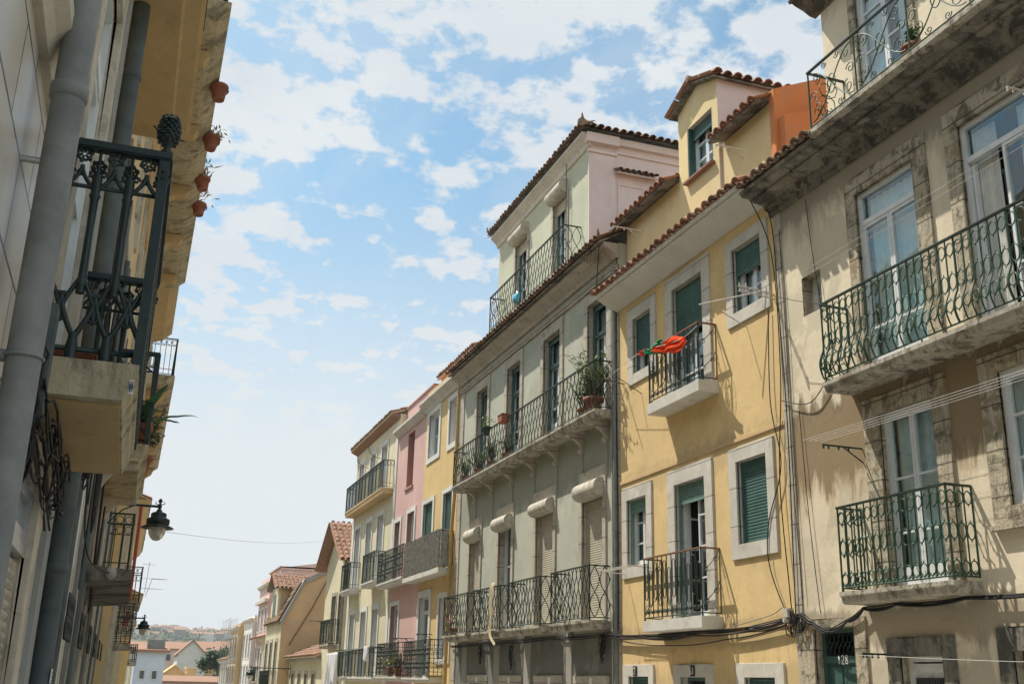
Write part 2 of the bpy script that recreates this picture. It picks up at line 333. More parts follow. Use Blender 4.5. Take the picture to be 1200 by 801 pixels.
# ------------------------------------------------------------------ building kit
# s = +1: facade looks to -X (right side of the street); s = -1: facade looks to +X (left side). d = depth behind the facade
class House:
    def __init__(h, name, label, X, s, y0, y1, cat='house', group=None):
        h.X, h.s = X, s
        h.e = thing(name, (X, (y0+y1)/2, g((y0+y1)/2)), label, cat, group)
    def walls(h, y0, y1, z0, z1, wallmat, holes=(), revmat='stone', depth=8, side=None, split=None, name='wall', top=None, base='green_base'):
        if z0 is None: z0 = g(y1)-.4
        m = MB(); P = lambda d,y,z: (h.X+h.s*d, y, z)
        ys = sorted(set([y0,y1]+[v for q in holes for v in q[:2]])); zs = sorted(set([z0,z1]+[v for q in holes for v in q[2:4]]+([split] if split else [])))
        for a,b in zip(ys, ys[1:]):
            for c,d in zip(zs, zs[1:]):
                my, mz = (a+b)/2, (c+d)/2
                if any(q[0]<my<q[1] and q[2]<mz<q[3] for q in holes): continue
                m.quad(P(0,a,c),P(0,b,c),P(0,b,d),P(0,a,d), 3 if (split and mz<split) else 0)
        for q in holes:
            a,b,c,d = q[:4]; r = .24; R = q[4] if len(q)>4 else 1.0
            m.quad(P(0,a,c),P(r,a,c),P(r,a,d),P(0,a,d),1); m.quad(P(0,b,c),P(r,b,c),P(r,b,d),P(0,b,d),1)
            m.quad(P(0,a,d),P(r,a,d),P(r,b,d),P(0,b,d),1); m.quad(P(0,a,c),P(r,a,c),P(r,b,c),P(0,b,c),1)
            e = .04
            m.quad(P(r,a-e,c-e),P(R,a-e,c-e),P(R,a-e,d+e),P(r,a-e,d+e),2); m.quad(P(r,b+e,c-e),P(R,b+e,c-e),P(R,b+e,d+e),P(r,b+e,d+e),2)
            m.quad(P(r,a-e,d+e),P(R,a-e,d+e),P(R,b+e,d+e),P(r,b+e,d+e),2); m.quad(P(r,a-e,c-e),P(R,a-e,c-e),P(R,b+e,c-e),P(r,b+e,c-e),2)
            m.quad(P(R,a-e,c-e),P(R,b+e,c-e),P(R,b+e,d+e),P(R,a-e,d+e),2)
        m.quad(P(0,y0,z0),P(depth,y0,z0),P(depth,y0,z1),P(0,y0,z1),4); m.quad(P(0,y1,z0),P(depth,y1,z0),P(depth,y1,z1),P(0,y1,z1),4)
        m.quad(P(depth,y0,z0),P(depth,y1,z0),P(depth,y1,z1),P(depth,y0,z1),4); m.quad(P(0,y0,z1),P(depth,y0,z1),P(depth,y1,z1),P(0,y1,z1),4)
        return m.build(name, [wallmat, revmat, 'interior', base, side or wallmat], h.e)
    def bx(h, m, d0, d1, y0, y1, z0, z1, mat=0): m.box(h.X+h.s*d0, h.X+h.s*d1, y0, y1, z0, z1, mat)
    def part(h, name, mat, boxes, parent=None, bevel=0, label=None):
        if name in ('pilaster_strip','corner_pilaster','pier','pilaster','tiled_dado') and len(boxes) > 1:
            for b in boxes: o = h.part(name, mat, [b], parent, bevel)
            return o
        m = MB()
        for b in boxes: h.bx(m, *b)
        o = m.build(name, mat, parent or h.e, bevel)
        if label: o['label'] = label
        return o
    def prof(h, name, mat, pr, y0, y1, parent=None):       # profile of (d,z)
        m = MB(); m.prism([(h.X+h.s*d, z) for d,z in pr], y0, y1)
        return m.build(name, mat, parent or h.e)
    def opening(h, y0,y1,z0,z1, name='balcony_door', frame='white_frame', set_=.14, leaves=2, bars=(.38,.7), transom=None,
                sur=None, surmat='stone', surz=None, sill=False, shutter=0., shmat='teal_shutter', box=None, curtain=None, open_leaf=False, glass='glass', panel=None):
        """a window or balcony door: frame mesh, with panes, surround, sill and shutter below it"""
        X, s = h.X, h.s; m = MB(); d0, d1 = set_, set_+.06; fw = .055
        h.bx(m,d0-.01,d1,y0,y0+fw,z0,z1); h.bx(m,d0-.01,d1,y1-fw,y1,z0,z1); h.bx(m,d0-.01,d1,y0+fw,y1-fw,z1-fw,z1); h.bx(m,d0-.01,d1,y0+fw,y1-fw,z0,z0+fw*.9)
        ztop = z1-fw
        gl = MB()
        if transom:
            h.bx(m,d0-.012,d1,y0+fw,y1-fw,transom-.035,transom+.035)
            gl.box(X+s*(d0+.03),X+s*(d0+.036),y0+fw,y1-fw,transom+.035,z1-fw, 0); ztop = transom-.035
        zb = z0+fw*.9; w = (y1-y0-2*fw)/leaves
        op = []
        for i in range(leaves):
            a = y0+fw+i*w; b = a+w
            if open_leaf and i == leaves-1:      # leaf swung into the room
                lm = MB(); dd = .62
                for (ya,yb,za,zc) in ((0,.06,zb,ztop),(w-.06,w,zb,ztop),(.06,w-.06,ztop-.06,ztop),(.06,w-.06,zb,zb+.1)):
                    lm.box(X+s*(d0+.04+ya),X+s*(d0+.04+yb),b-.05,b-.015,za,zc)
                for t in bars: zz = zb+(ztop-zb)*t; lm.box(X+s*(d0+.1),X+s*(d0+w-.02),b-.045,b-.02,zz-.018,zz+.018)
                op.append(lm); continue
            st = .045
            h.bx(m,d0,d1-.005,a+.004,a+st,zb,ztop); h.bx(m,d0,d1-.005,b-st,b-.004,zb,ztop)
            h.bx(m,d0,d1-.005,a+st,b-st,ztop-st,ztop); pb = zb+st+.02
            if panel: pb = zb+panel; 
            h.bx(m,d0+(.012 if panel else 0),d1-.005,a+st,b-st,zb,pb)
            for t in bars:
                zz = zb+(ztop-zb)*t
                if zz > pb+.05: h.bx(m,d0+.004,d1-.01,a+st,b-st,zz-.014,zz+.014)
            gl.box(X+s*(d0+.026),X+s*(d0+.032),a+st*.9,b-st*.9,pb,ztop-st*.9, 0)
        o = m.build(name, frame, h.e)
        for lm in op: lm.build('open_leaf', frame, o)
        if gl.v: gl.build('pane', glass, o)
        if curtain:
            cm = MB(); n = 26
            for (ya,yb) in ([(y0+fw,y1-fw)] if curtain[0]=='full' else [(y0+fw,y0+(y1-y0)*.36),(y1-(y1-y0)*.36,y1-fw)]):
                pts = [(X+s*(d1+.07+.018*sin(i*1.9+ya*7)), ya+(yb-ya)*i/n) for i in range(n+1)]
                zc = z0+(z1-z0)*(curtain[2] if len(curtain)>2 else 0)
                cm.add([(x,y,zc) for x,y in pts]+[(x,y,z1-.08) for x,y in pts], [(i,i+1,i+n+2,i+n+1) for i in range(n)], 0, True)
            cm.build('curtain', curtain[1], o)
        if sur:
            l, r, tp, bt = sur                        # widths on the far (y1) side, near (y0) side, above, below
            zt = z1+tp; zo = surz if surz is not None else z0-bt
            b = [(-.035,.02,y1,y1+l,zo,zt),(-.035,.02,y0-r,y0,zo,zt),(-.035,.02,y0,y1,z1,zt)]
            if bt: b.append((-.035,.02,y0,y1,z0-bt,z0))
            mm = MB()
            for q in b: h.bx(mm,*q)
            mm.build('surround', surmat, o, .006)
        if sill: h.part('sill', surmat, [(-.09,.1,y0-(sur[1] if sur else .05)-.02,y1+(sur[0] if sur else .05)+.02,z0-.06-(sur[3] if sur else 0),z0-.004-(sur[3] if sur else 0))], o, .006)
        if shutter > 0:
            sm = MB(); zt = z1-.01; zl = z1-(z1-z0)*shutter; k = max(3,int((zt-zl)/.048)); hh=(zt-zl)/k
            dd = d0-.06
            pr = []
            for i in range(k):
                z = zl+i*hh; pr += [(dd,z),(dd-.012,z+hh*.3),(dd-.012,z+hh*.75),(dd,z+hh*.98)]
            vs = [(X+s*d,y0+.01,z) for d,z in pr]+[(X+s*d,y1-.01,z) for d,z in pr]; n=len(pr)
            sm.add(vs,[(i,i+1,i+1+n,i+n) for i in range(n-1)])
            h.bx(sm,dd-.015,dd+.012,y0+.01,y1-.01,zl-.05,zl)
            h.bx(sm,dd-.02,dd+.03,y0,y0+.03,z0,z1); h.bx(sm,dd-.02,dd+.03,y1-.03,y1,z0,z1)
            sm.build('roller_shutter', shmat, o)
        if box:
            a,b,c,d,dep,bm_ = box                    # rounded cover that holds the rolled shutter
            r = (d-c)/2; pts=[]
            for i in range(13):
                an = -pi/2+pi*i/12; pts.append((X-s*(dep-r+r*cos(an)) , (c+d)/2+r*sin(an)))
            pts = [(X+s*.02,c)]+pts+[(X+s*.02,d)]
            bb = MB(); bb.prism(pts,a,b,0,False); bo = bb.build('shutter_box', bm_, o)
        return o

def spiral(cx, cy, r, turns, a0, n=14, k=.15, dirn=1):
    return [(cx+r*(1-(1-k)*i/n)*cos(a0+dirn*2*pi*turns*i/n), cy+r*(1-(1-k)*i/n)*sin(a0+dirn*2*pi*turns*i/n)) for i in range(n+1)]
def ell(cx, cy, rx, ry, n=14): return [(cx+rx*cos(2*pi*i/n), cy+ry*sin(2*pi*i/n)) for i in range(n)]

def pattern(style, L, H, short=False):
    """ironwork drawn in a panel L wide and H high -> list of (points (u,v), radius, closed, out-bulge profile)"""
    out = []
    if style == 'lens':
        if short:
            k = 2; w = L/k
            for i in range(k):
                c = w*(i+.5)
                for sg in (1,-1):
                    out.append(([(c+sg*w*.46*sin(2*pi*(v/24)*1.0+.0)*1.0, H*v/24) for v in range(25)], .010, False))
        else:
            n = max(3, round(L/.105)); w = L/n; A = w*.5
            for i in range(n+1):
                c = i*w; sg = 1 if i%2 else -1
                out.append(([(min(max(c+sg*A*sin(2*pi*2*v/28), .004), L-.004), H*v/28) for v in range(29)], .009, False))
    elif style in ('rings','rings_belly'):
        n = max(2, round(L/.135)); w = L/n
        for i in range(n+1):
            out.append(([(i*w, H*v/16) for v in range(17)], .010 if i%6 else .015, False))
        for i in range(n):
            c = (i+.5)*w
            for v0, rv in ((.5,.095),(.88,.075)) + (((.10,.075),) if style=='rings' else ((.2,.07),)):
                out.append((ell(c, H*v0, w*.43, H*rv), .0085, True))
                out.append(([(c, H*(v0-rv)),(c, H*(v0-rv)-.028)], .007, False)); 
                if v0 < .8: out.append(([(c, H*(v0+rv)),(c, H*(v0+rv)+.028)], .007, False))
            if style == 'rings': out.append(([(c-w*.4,.015),(c-w*.15,.05),(c,.02),(c+w*.15,.05),(c+w*.4,.015)], .006, False))
    elif style == 'scroll':
        if short:
            for k in range(2):
                b = H*.5*k
                out.append(([(L*(.08+.84*(.5-.5*cos(pi*t/10))), b+H*.5*(1-.9*t/10)) for t in range(11)], .0085, False))
                out.append((spiral(L*.75, b+H*.17, L*.2, 1.3, -1.2), .006, False)); out.append((spiral(L*.25, b+H*.36, L*.18, 1.3, 2), .006, False))
            out.append(([(L*.03,0),(L*.03,H)], .008, False))
        else:
            n = max(3, round(L/.17)); w = L/n
            for i in range(n+1): out.append(([(i*w,0),(i*w,H)], .0095, False))
            for i in range(n):
                c = (i+.5)*w; hi = .93 if i%2 else .80; lo = .30 if i%2 else .18; rx = w*.27
                a = [(c-rx, H*lo+rx),(c-rx, H*hi-rx)]+[(c-rx*cos(pi*t/6), H*hi-rx+rx*sin(pi*t/6)) for t in range(1,6)]+[(c+rx,H*hi-rx),(c+rx,H*lo+rx)]+[(c+rx*cos(pi*t/6), H*lo+rx-rx*sin(pi*t/6)) for t in range(1,6)]
                out.append((a, .008, True))
                out.append((spiral(c-w*.2, H*.085, w*.24, 1.2, 0), .008, False)); out.append((spiral(c+w*.2, H*.085, w*.24, 1.2, pi, dirn=-1), .008, False))
                out.append(([(c,H*.5-.05),(c,H*.5+.05)], .010, False)); out.append(([(c-w*.5,H*.56),(c-rx,H*.56)], .006, False)); out.append(([(c+w*.5,H*.56),(c+rx,H*.56)], .006, False))
    elif style == 'bigscroll':
        n = max(1, round(L/1.05)); w = L/n
        for i in range(n+1): out.append(([(i*w,0),(i*w,H)], .014, False))
        for i in range(n):
            b = i*w; q = w/2
            if short or w < .75:
                for vv in (.2,.5,.8): out.append((spiral(b+w*.5, H*vv, w*.36, 1.6, vv*9), .008, False))
                continue
            for sg in (1,-1):
                P = lambda u,v: (b+q+sg*(u-q), v*H)
                out.append(([P(w*(.06+.88*t/18), .5+.44*sin(pi*(t/18-.5))) for t in range(19)], .009, False))
                for (u,v,r,a0,dd) in ((.18,.80,.10,-1.5,1),(.16,.22,.11,1.5,-1),(.36,.93,.055,0,-1),(.34,.08,.06,3,1),(.10,.5,.09,.2,1)):
                    pu = spiral(w*u, 0, w*r, 1.35, a0, dirn=dd)
                    out.append(([(P(x,0)[0], v*H+y) for x,y in pu], .0075, False))
            out.append((ell(b+q, H*.5, w*.085, H*.17), .008, True))
    elif style == 'bars':
        n = max(3, round(L/.13)); w = L/n
        for i in range(n+1): out.append(([(i*w,0),(i*w,H)], .009 if i%5 else .016, False))
        out.append(([(0,H*.82),(L,H*.82)], .009, False)); out.append(([(0,H*.14),(L,H*.14)], .009, False))
        for i in range(n): out.append((ell((i+.5)*w, H*.91, w*.4, H*.07, 8), .007, True))
    elif style == 'lace':
        n = max(3, round(L/.12)); w = L/n
        for i in range(n+1): out.append(([(i*w,0),(i*w,H)], .010, False))
        for v in (.12,.5,.86): out.append(([(0,H*v),(L,H*v)], .009, False))
        for i in range(n):
            for v in (.24,.37,.62,.75): out.append((spiral((i+.5)*w, H*v, w*.42, 1.1, v*20+i, 8), .010, False))
    return out

def railing(parent, X, s, y0, y1, z0, H, d, style, mat, sides=(True,True), rmat=None, belly=0, name='railing', lift=.05, side_style=None, step=0, posts=True):
    m = MB()
    def lay(L, fn, short, st):
        for pts, r, closed in pattern(st, L, H-lift-.02, short):
            m.tube([fn(u, v+lift) for u,v in pts], r, 5, 0, closed)
    def bul(v):
        t = v/H
        return belly*max(0, sin(pi*min(1,max(0,(.42-t)/.42)))) if belly else 0
    lay(y1-y0, lambda u,v: (X-s*(d+bul(v)), y0+u, z0+v), False, style)
    e = []
    for k,(yy,on) in enumerate(((y0,sides[0]),(y1,sides[1]))):
        if on:
            sg = -1 if k==0 else 1
            lay(d, lambda u,v: (X-s*u, yy+sg*bul(v), z0+v), True, side_style or style); e.append(yy)
    for v, r in ((lift,.011),):
        m.tube([(X-s*(d+bul(v)),y0,z0+v),(X-s*(d+bul(v)),y1,z0+v)], r, 6)
        for yy in e: m.tube([(X,yy,z0+v),(X-s*d,yy,z0+v)], r, 6)
    if posts:
        for yy in (y0,y1): m.tube([(X-s*d,yy,z0+(0 if not belly else lift)),(X-s*d,yy,z0+H)], .014, 6)
    # feet
    n = max(2,int((y1-y0)/.9))
    for i in range(n+1):
        yy = y0+(y1-y0)*i/n; m.tube([(X-s*(d-.01),yy,z0-.03),(X-s*(d-.01),yy,z0+lift)], .012, 5)
    o = m.build(name, mat, parent)
    hb = MB(); hw=.022
    hb.box(X-s*(d-hw),X-s*(d+hw),y0-.02,y1+.02,z0+H-.015,z0+H+.012)
    for yy in e: hb.box(X-s*(d-hw),X-s*.002,yy-hw,yy+hw,z0+H-.016,z0+H+.010)
    hb.build('handrail', rmat or mat, o, .004)
    return o
def balcony(h, y0,y1,zb,zt,d,H,style,mat,slabmat='slab_grey',sides=(True,True),rmat=None,belly=0,lip=True,side_style=None,corb=None,ins=.03,label=None):
    X,s = h.X,h.s
    if lip: pr = [(0.01,zt),(-d,zt),(-d,zt-.05),(-d+.025,zt-.065),(-d+.04,zb+.015),(-d+.07,zb),(0.01,zb-.0)]
    else: pr = [(0.01,zt),(-d,zt),(-d,zb+.01),(-d+.02,zb),(0.01,zb)]
    o = h.prof('balcony', slabmat, pr, y0, y1)
    if label: o['label'] = label
    railing(o, X, s, y0+ins, y1-ins, zt, H, d-.035, style, mat, sides, rmat, belly, side_style=side_style)
    if corb:
        for yc in corb[0]:
            m = MB(); w,dep,hh = .06, d*.80, corb[1]
            pr2 = [(.01,zb-.001),(-dep,zb-.001),(-dep,zb-.07)]+[(-.05-dep*.85*(1-sin(pi/2*t/8)), zb-.08-hh*.62*(t/8)**1.3) for t in range(0,9)]+[(-.10,zb-hh*.80),(-.10,zb-hh*.92),(-.05,zb-hh),(.01,zb-hh)]
            m.prism([(X+s*a,b) for a,b in pr2], yc-w, yc+w); m.build('corbel', corb[2], o)
    return o

def tiles(m, O, A, L, U, run, pitch=.21, length=.36, r=.088, rows=None, jit=.012, under=True, clip=None):
    """overlapping barrel tiles: O eave corner, A along the eave, U up the slope"""
    O,A,U = Vector(O),Vector(A).normalized(),Vector(U).normalized(); Nn = A.cross(U)
    if Nn.z < 0: Nn = -Nn
    nc = max(1,int(L/pitch)); pitch = L/nc; nr = rows or max(1,int(run/length)); st = run/nr
    for c in range(nc):
        for q in range(nr):
            base = O+A*(pitch*(c+.5)+random.uniform(-jit,jit))+U*(q*st+random.uniform(-.02,.012))+Nn*(.035+random.uniform(-jit,jit))
            if clip and clip(base+U*st*.5): continue
            n=7; ra,rb=r*1.05,r*.86; top=[];bot=[]
            for k in range(n):
                an=pi*k/(n-1)
                top.append(base+A*ra*cos(an)+Nn*(ra*.85*sin(an)+.012)); bot.append(base+U*(st*1.22)+A*rb*cos(an)+Nn*(rb*.8*sin(an)-.014))
            if q==0:
                t2=[p-Nn*.016*1 -A*0 for p in top]; t2=[base+(p-base)*.82 for p in top]
                vs=top+bot+t2; fs=[(k,k+1,k+1+n,k+n) for k in range(n-1)]+[(k,k+1,k+1+2*n,k+2*n) for k in range(n-1)]
            else: vs=top+bot; fs=[(k,k+1,k+1+n,k+n) for k in range(n-1)]
            m.add(vs,fs,0,False)
        if under:
            base = O+A*(pitch*c)+Nn*.03
            for q in range(nr):
                b0=base+U*(q*st-(.03 if q==0 else 0)); vs=[]
                if clip and clip(b0+U*st*.5): continue
                for e_ in (0,st*1.02):
                    for k in range(5):
                        an=pi+pi*k/4; vs.append(b0+U*e_+A*(r*.9*cos(an))+Nn*(r*.45*sin(an)+.01))
                m.add(vs,[(k,k+1,k+6,k+5) for k in range(4)],0,False)
    return m
def roof_slab(m, O, A, L, U, run, th=.05):
    O,A,U = Vector(O),Vector(A).normalized(),Vector(U).normalized(); Nn=A.cross(U)
    if Nn.z<0: Nn=-Nn
    a=[O,O+A*L,O+A*L+U*run,O+U*run]; b=[p-Nn*th for p in a]
    m.add(a+b,[(0,1,2,3),(4,7,6,5),(0,4,5,1),(1,5,6,2),(2,6,7,3),(3,7,4,0)],1)
def roof(h, name, O, A, L, U, run, mats=('clay','stone_dark'), pitch=.21, length=.36, parent=None, r=.088):
    m = MB(); roof_slab(m,O,A,L,U,run); tiles(m,O,A,L,U,run,pitch,length,r)
    return m.build(name, list(mats), parent or h.e)
def wire(name, pts, r, mat, label, cat='cable', group=None, sag=0, parent=None, n=14):
    P=[]
    if sag or len(pts)==2:
        for a,b in zip(pts,pts[1:]):
            for i in range(n):
                t=i/n; P.append(tuple(Vector(a)*(1-t)+Vector(b)*t+Vector((0,0,-sag*4*t*(1-t)))))
        P.append(pts[-1])
    else:                                               # Catmull-Rom through the points
        Q=[Vector(p) for p in pts]; Q=[Q[0]]+Q+[Q[-1]]
        for i in range(1,len(Q)-2):
            for k in range(6):
                t=k/6; p0,p1,p2,p3=Q[i-1:i+3]
                P.append(tuple(.5*((2*p1)+(p2-p0)*t+(2*p0-5*p1+4*p2-p3)*t*t+(3*p1-p0-3*p2+p3)*t**3)))
        P.append(pts[-1])
    m=MB(); m.tube(P,r,5)
    if parent is not None: return m.build(name,mat,parent)
    return tag(m.build(name,mat,loc=P[0]),label,cat,group)

# ================================================================== RIGHT SIDE, nearest first
GD = lambda y: g(y)+.12
# ---- cream house with the green railings
H = House('cream_house', 'peeling cream house with three green iron balconies and number 128 on its door', D, 1, 3.0, 13.35)
hs = [(10.13,11.34,3.97,6.67),(8.1,9.30,3.97,6.70),(6.0,7.2,3.97,6.70),(12.26,12.73,5.30,5.91,.5),(10.20,11.22,1.21,3.46),(7.95,9.13,1.97,3.49),(5.8,6.9,1.97,3.49),
      (12.04,12.95,GD(13),.80),(10.43,11.20,GD(11),.41),(8.15,9.37,GD(9),.44),(5.6,6.8,GD(6),.44)]
H.walls(3.0, 13.35, None, 7.40, 'cream_wall', hs, 'stone_rough')
db = (.3,.58,.82)
H.opening(10.13,11.34,3.97,6.67, bars=(.30,.62), transom=6.22, sur=(.20,.26,.26,0), surmat='stone_rough', curtain=('full','curtain'), set_=.05, panel=.25)
H.opening(8.1,9.30,3.97,6.70, bars=(.30,.62), transom=6.22, sur=(.22,.26,.26,0), surmat='stone_rough', open_leaf=True, set_=.05, curtain=('sides','curtain'), panel=.25)
H.opening(6.0,7.2,3.97,6.70, bars=(.30,.62), transom=6.22, sur=(.22,.26,.26,0), surmat='stone_rough', set_=.05, panel=.25)
H.opening(12.26,12.73,5.30,5.91, 'window', leaves=1, bars=(.5,), sur=None, set_=.2, glass='frosted')
H.opening(10.20,11.22,1.21,3.46, bars=(.30,.62,), sur=(.30,.26,.24,0), surmat='stone_rough', curtain=('full','curtain',.0), set_=.08, panel=.22)
H.opening(7.95,9.13,1.97,3.49, 'window', bars=(.33,.67), sur=(.27,.27,.22,.2), surmat='stone_rough', sill=True, curtain=('full','curtain'), set_=.05)
H.opening(5.8,6.9,1.97,3.49, 'window', bars=(.33,.67), sur=(.27,.27,.22,.2), surmat='stone_rough', sill=True, set_=.05)
# street door 128
def street_door(H, y0,y1,z1,zt,mat='door_green',grille=True,num=None,slats=False,sur=None,surmat='stone_rough'):
    z0 = GD((y0+y1)/2); m = MB()
    H.bx(m,.12,.2,y0,y0+.07,z0,z1); H.bx(m,.12,.2,y1-.07,y1,z0,z1); H.bx(m,.12,.2,y0+.07,y1-.07,z1-.06,z1); H.bx(m,.118,.2,y0+.07,y1-.07,zt-.09,zt)
    mid=(y0+y1)/2
    for a,b in ((y0+.07,mid-.004),(mid+.004,y1-.07)):
        H.bx(m,.15,.19,a,b,z0,zt-.09)
        for q in range(3):
            c=z0+.1+q*(zt-z0-.15)/3; H.bx(m,.135,.15,a+.07,b-.07,c,c+(zt-z0-.15)/3-.09)
    o = m.build('door', mat, H.e)
    if grille:
        gm=MB(); n=8; w=(y1-y0-.14)/n; hh=z1-.06-zt
        for i in range(n):
            for sg in (1,-1):
                c=y0+.07+(i+.5)*w; gm.tube([(H.X+.13,c+sg*w*.5*sin(pi*(t/8-.5)*2+ .0),zt+hh*t/8) for t in range(9)],.008,5)
        gm.build('grille','iron_cast',o)
    if slats:
        sm=MB()
        for q in range(12):
            yy=y0+.12+q*(y1-y0-.24)/11
            H.bx(sm,.118,.134,yy-.02,yy+.012,zt-1.0,zt-.16)
        sm.build('louvre','interior',o)
    if sur:
        b=[(-.03,.02,y1,y1+sur[0],z0,z1+sur[2]),(-.03,.02,y0-sur[1],y0,z0,z1+sur[2]),(-.03,.02,y0,y1,z1,z1+sur[2])]
        H.part('surround',surmat,b,o,.006)
    if num:
        digits(H.X-.0+.112, mid, zt-.048, num, .11, 'plate_white', o, 'house_number')
    return o
SEG = {'1':[[(.3,.75),(.5,1),(.5,0)]],'2':[[(.1,.8),(.3,1),(.7,1),(.88,.78),(.75,.55),(.1,0),(.9,0)]],'8':[[(.5,.54),(.18,.7),(.2,.9),(.5,1),(.8,.9),(.82,.7),(.5,.54),(.12,.32),(.15,.1),(.5,0),(.85,.1),(.88,.32),(.5,.54)]],
       '4':[[(.7,0),(.7,1),(.1,.3),(.95,.3)]],'6':[[(.85,.9),(.5,1),(.2,.75),(.12,.3),(.3,0),(.7,0),(.88,.28),(.7,.52),(.3,.5),(.14,.35)]],'0':[[(.5,0),(.15,.2),(.15,.8),(.5,1),(.85,.8),(.85,.2),(.5,0)]]}
def digits(x, y, z, txt, h, mat, parent, name='house_number', w=None, r=None):
    """figures on a face that looks to -X: the text runs toward -Y"""
    m=MB(); w=w or h*.6; L=len(txt)*w*1.25; r=r or h*.07
    for i,ch in enumerate(txt):
        yo=y+L/2-i*w*1.25
        for pl in SEG.get(ch,[]): m.tube([(x,yo-u*w,z-h/2+v*h) for u,v in pl],r,5)
    return m.build(name,mat,parent)
street_door(H,12.04,12.95,.80,.44,num='128',sur=(.33,.24,.12))
street_door(H,10.43,11.20,.41,.33,'white_frame',False,slats=True,sur=(.22,.21,.22),surmat='stone_dark')
street_door(H,8.15,9.37,.44,.1,'door_green',True,sur=(.2,.2,.25),surmat='stone_dark')
street_door(H,5.6,6.8,.44,.1,'door_green',True,sur=(.2,.2,.25),surmat='stone_dark')
balcony(H, 5.0,11.74, 3.84,3.97, .47, 1.12,'rings_belly','iron_bright','slab_grey',belly=.08,rmat='iron_green')
balcony(H, 9.70,11.78, 1.05,1.20, .40, 1.08,'rings','iron_bright','slab_grey',rmat='iron_green')
# deep moulded cornice that carries the top balcony
H.prof('cornice','stone_dark',[(.01,7.20),(-.06,7.20),(-.06,7.29),(-.13,7.30),(-.15,7.37),(-.20,7.39),(-.30,7.40),(-.38,7.405),(-.38,7.45),(-.54,7.455),(-.56,7.50),(.01,7.50)],3.0,13.42)
bl = H.prof('balcony','slab_grey',[(.01,7.60),(-.66,7.60),(-.66,7.53),(-.62,7.502),(.01,7.502)],4.0,11.42)
railing(bl, D,1, 4.03,11.39,7.60,.94,.62,'bigscroll','iron_bright',(True,True),'iron_green')
m = MB(); roof_slab(m,(D-.60,11.45,7.53),(0,1,0),1.97,(1,0,.30),2.2); tiles(m,(D-.64,11.45,7.55),(0,1,0),1.97,(1,0,.30),2.3)
m.build('roof',['clay_old','stone_dark'],H.e)
H.walls(3.0,11.80,7.503,10.12,'cream_wall',[(9.93,11.0,7.62,9.85),(7.6,8.67,7.62,9.85),(5.3,6.37,7.62,9.85)],'stone_rough',name='upper_wall')
for a in (9.93,7.6,5.3): H.opening(a,a+1.07,7.62,9.85,bars=(.2,.5,.8),sur=(.14,.14,.14,0),surmat='stone_rough',curtain=('sides','curtain'),set_=.05)
H.prof('eave','stone_dark',[(.01,9.98),(-.10,10.0),(-.20,10.06),(-.36,10.12),(-.42,10.16),(.01,10.16)],3.0,11.95)
roof(H,'roof',(D-.48,3.0,10.17),(0,1,0),8.95,(1,0,.42),3.0,('clay_old','stone_dark'))
# narrow stone strip at the party wall
H.part('corner_strip','stone',[(-.02,.0,13.18,13.35,g(13)-.2,7.21)])
# clothes-line arms bolted to it
def arm(H, y, z, L, mat='iron_green', brace=True, name='clothes_arm', dz=0):
    m=MB(); X=H.X; s=H.s
    m.tube([(X,y,z),(X-s*L,y,z+dz)],.013,6)
    if brace: m.tube([(X,y,z-.30*L),(X-s*L*.5,y,z+dz*.5)],.010,5)
    for q in (.35,.6,.85,.98): m.tube([(X-s*L*q,y,z+dz*q),(X-s*L*q,y,z+dz*q-.05)],.014,5)
    return m.build(name,mat,H.e)
arm(H,11.62,3.08,.62); arm(H,11.46,.44,.35,brace=False); arm(H,7.9,6.35,.6,'rod_cream')

# ---- yellow house with teal shutters
H = House('yellow_house', 'yellow house with teal roller shutters, two small scrollwork balconies and a dormer', D, 1, 13.35, 19.2)
up = [(17.73,18.53,5.93,7.08),(15.69,16.83,4.97,7.12),(13.76,14.66,5.96,7.09)]
lo = [(18.03,18.88,2.16,3.43),(15.81,16.90,1.10,3.42),(13.90,14.78,2.15,3.46)]
gr = [(18.03,18.86,-1.2,.15),(15.97,16.84,GD(16),.15),(13.94,14.78,-1.2,.15)]
H.walls(13.35,19.2,None,7.60,'yellow_wall',up+lo+gr,'white_trim')
S4 = (.24,.22,.25,.21)
H.opening(*up[0],'window',bars=(.33,.67),sur=S4,surmat='white_trim',shutter=.6)
H.opening(*up[1],bars=(.2,.47,.74),sur=(.27,.27,.27,0),surmat='white_trim',shutter=.42,curtain=('sides','curtain'))
H.opening(*up[2],'window',bars=(.33,.67),sur=(.21,.21,.19,.22),surmat='white_trim',shutter=.36,curtain=('sides','curtain'))
H.opening(*lo[0],'window',bars=(.33,.67),sur=(.22,.23,.25,.22),surmat='white_trim',shutter=.16,shmat='teal_pale')
H.opening(*lo[1],bars=(.28,.52,.76),sur=(.27,.26,.28,0),surmat='white_trim',shutter=.13,shmat='teal_pale',open_leaf=True)
H.opening(*lo[2],'window',bars=(.33,.67),sur=(.23,.21,.23,.23),surmat='white_trim',shutter=.99)
for q,sr in ((gr[0],(.25,.2,.21,.2)),(gr[2],(.25,.24,.21,.2))):
    H.opening(*q,'window',frame='green_frame',bars=(.5,),sur=sr,surmat='white_trim',shutter=.4)
dr = street_door(H,*gr[1][:2],.15,-.2,'door_green',True,sur=(.24,.24,.20),surmat='white_trim')
for yc in (18.55,16.38):
    pl = H.part('number_plate','ink',[(-.048,-.036,yc-.075,yc+.075,.165,.335)])
    digits(D-.052,yc,.25,'2' if yc>17 else '61',.11,'plate_white',pl,'house_number')
balcony(H,15.27,17.20,4.75,4.95,.385,1.03,'scroll','iron_green','slab_white',rmat='handrail_wood',lip=False)
balcony(H,15.40,17.52,.89,1.08,.385,1.08,'scroll','iron_green','slab_white',rmat='handrail_wood',lip=False)
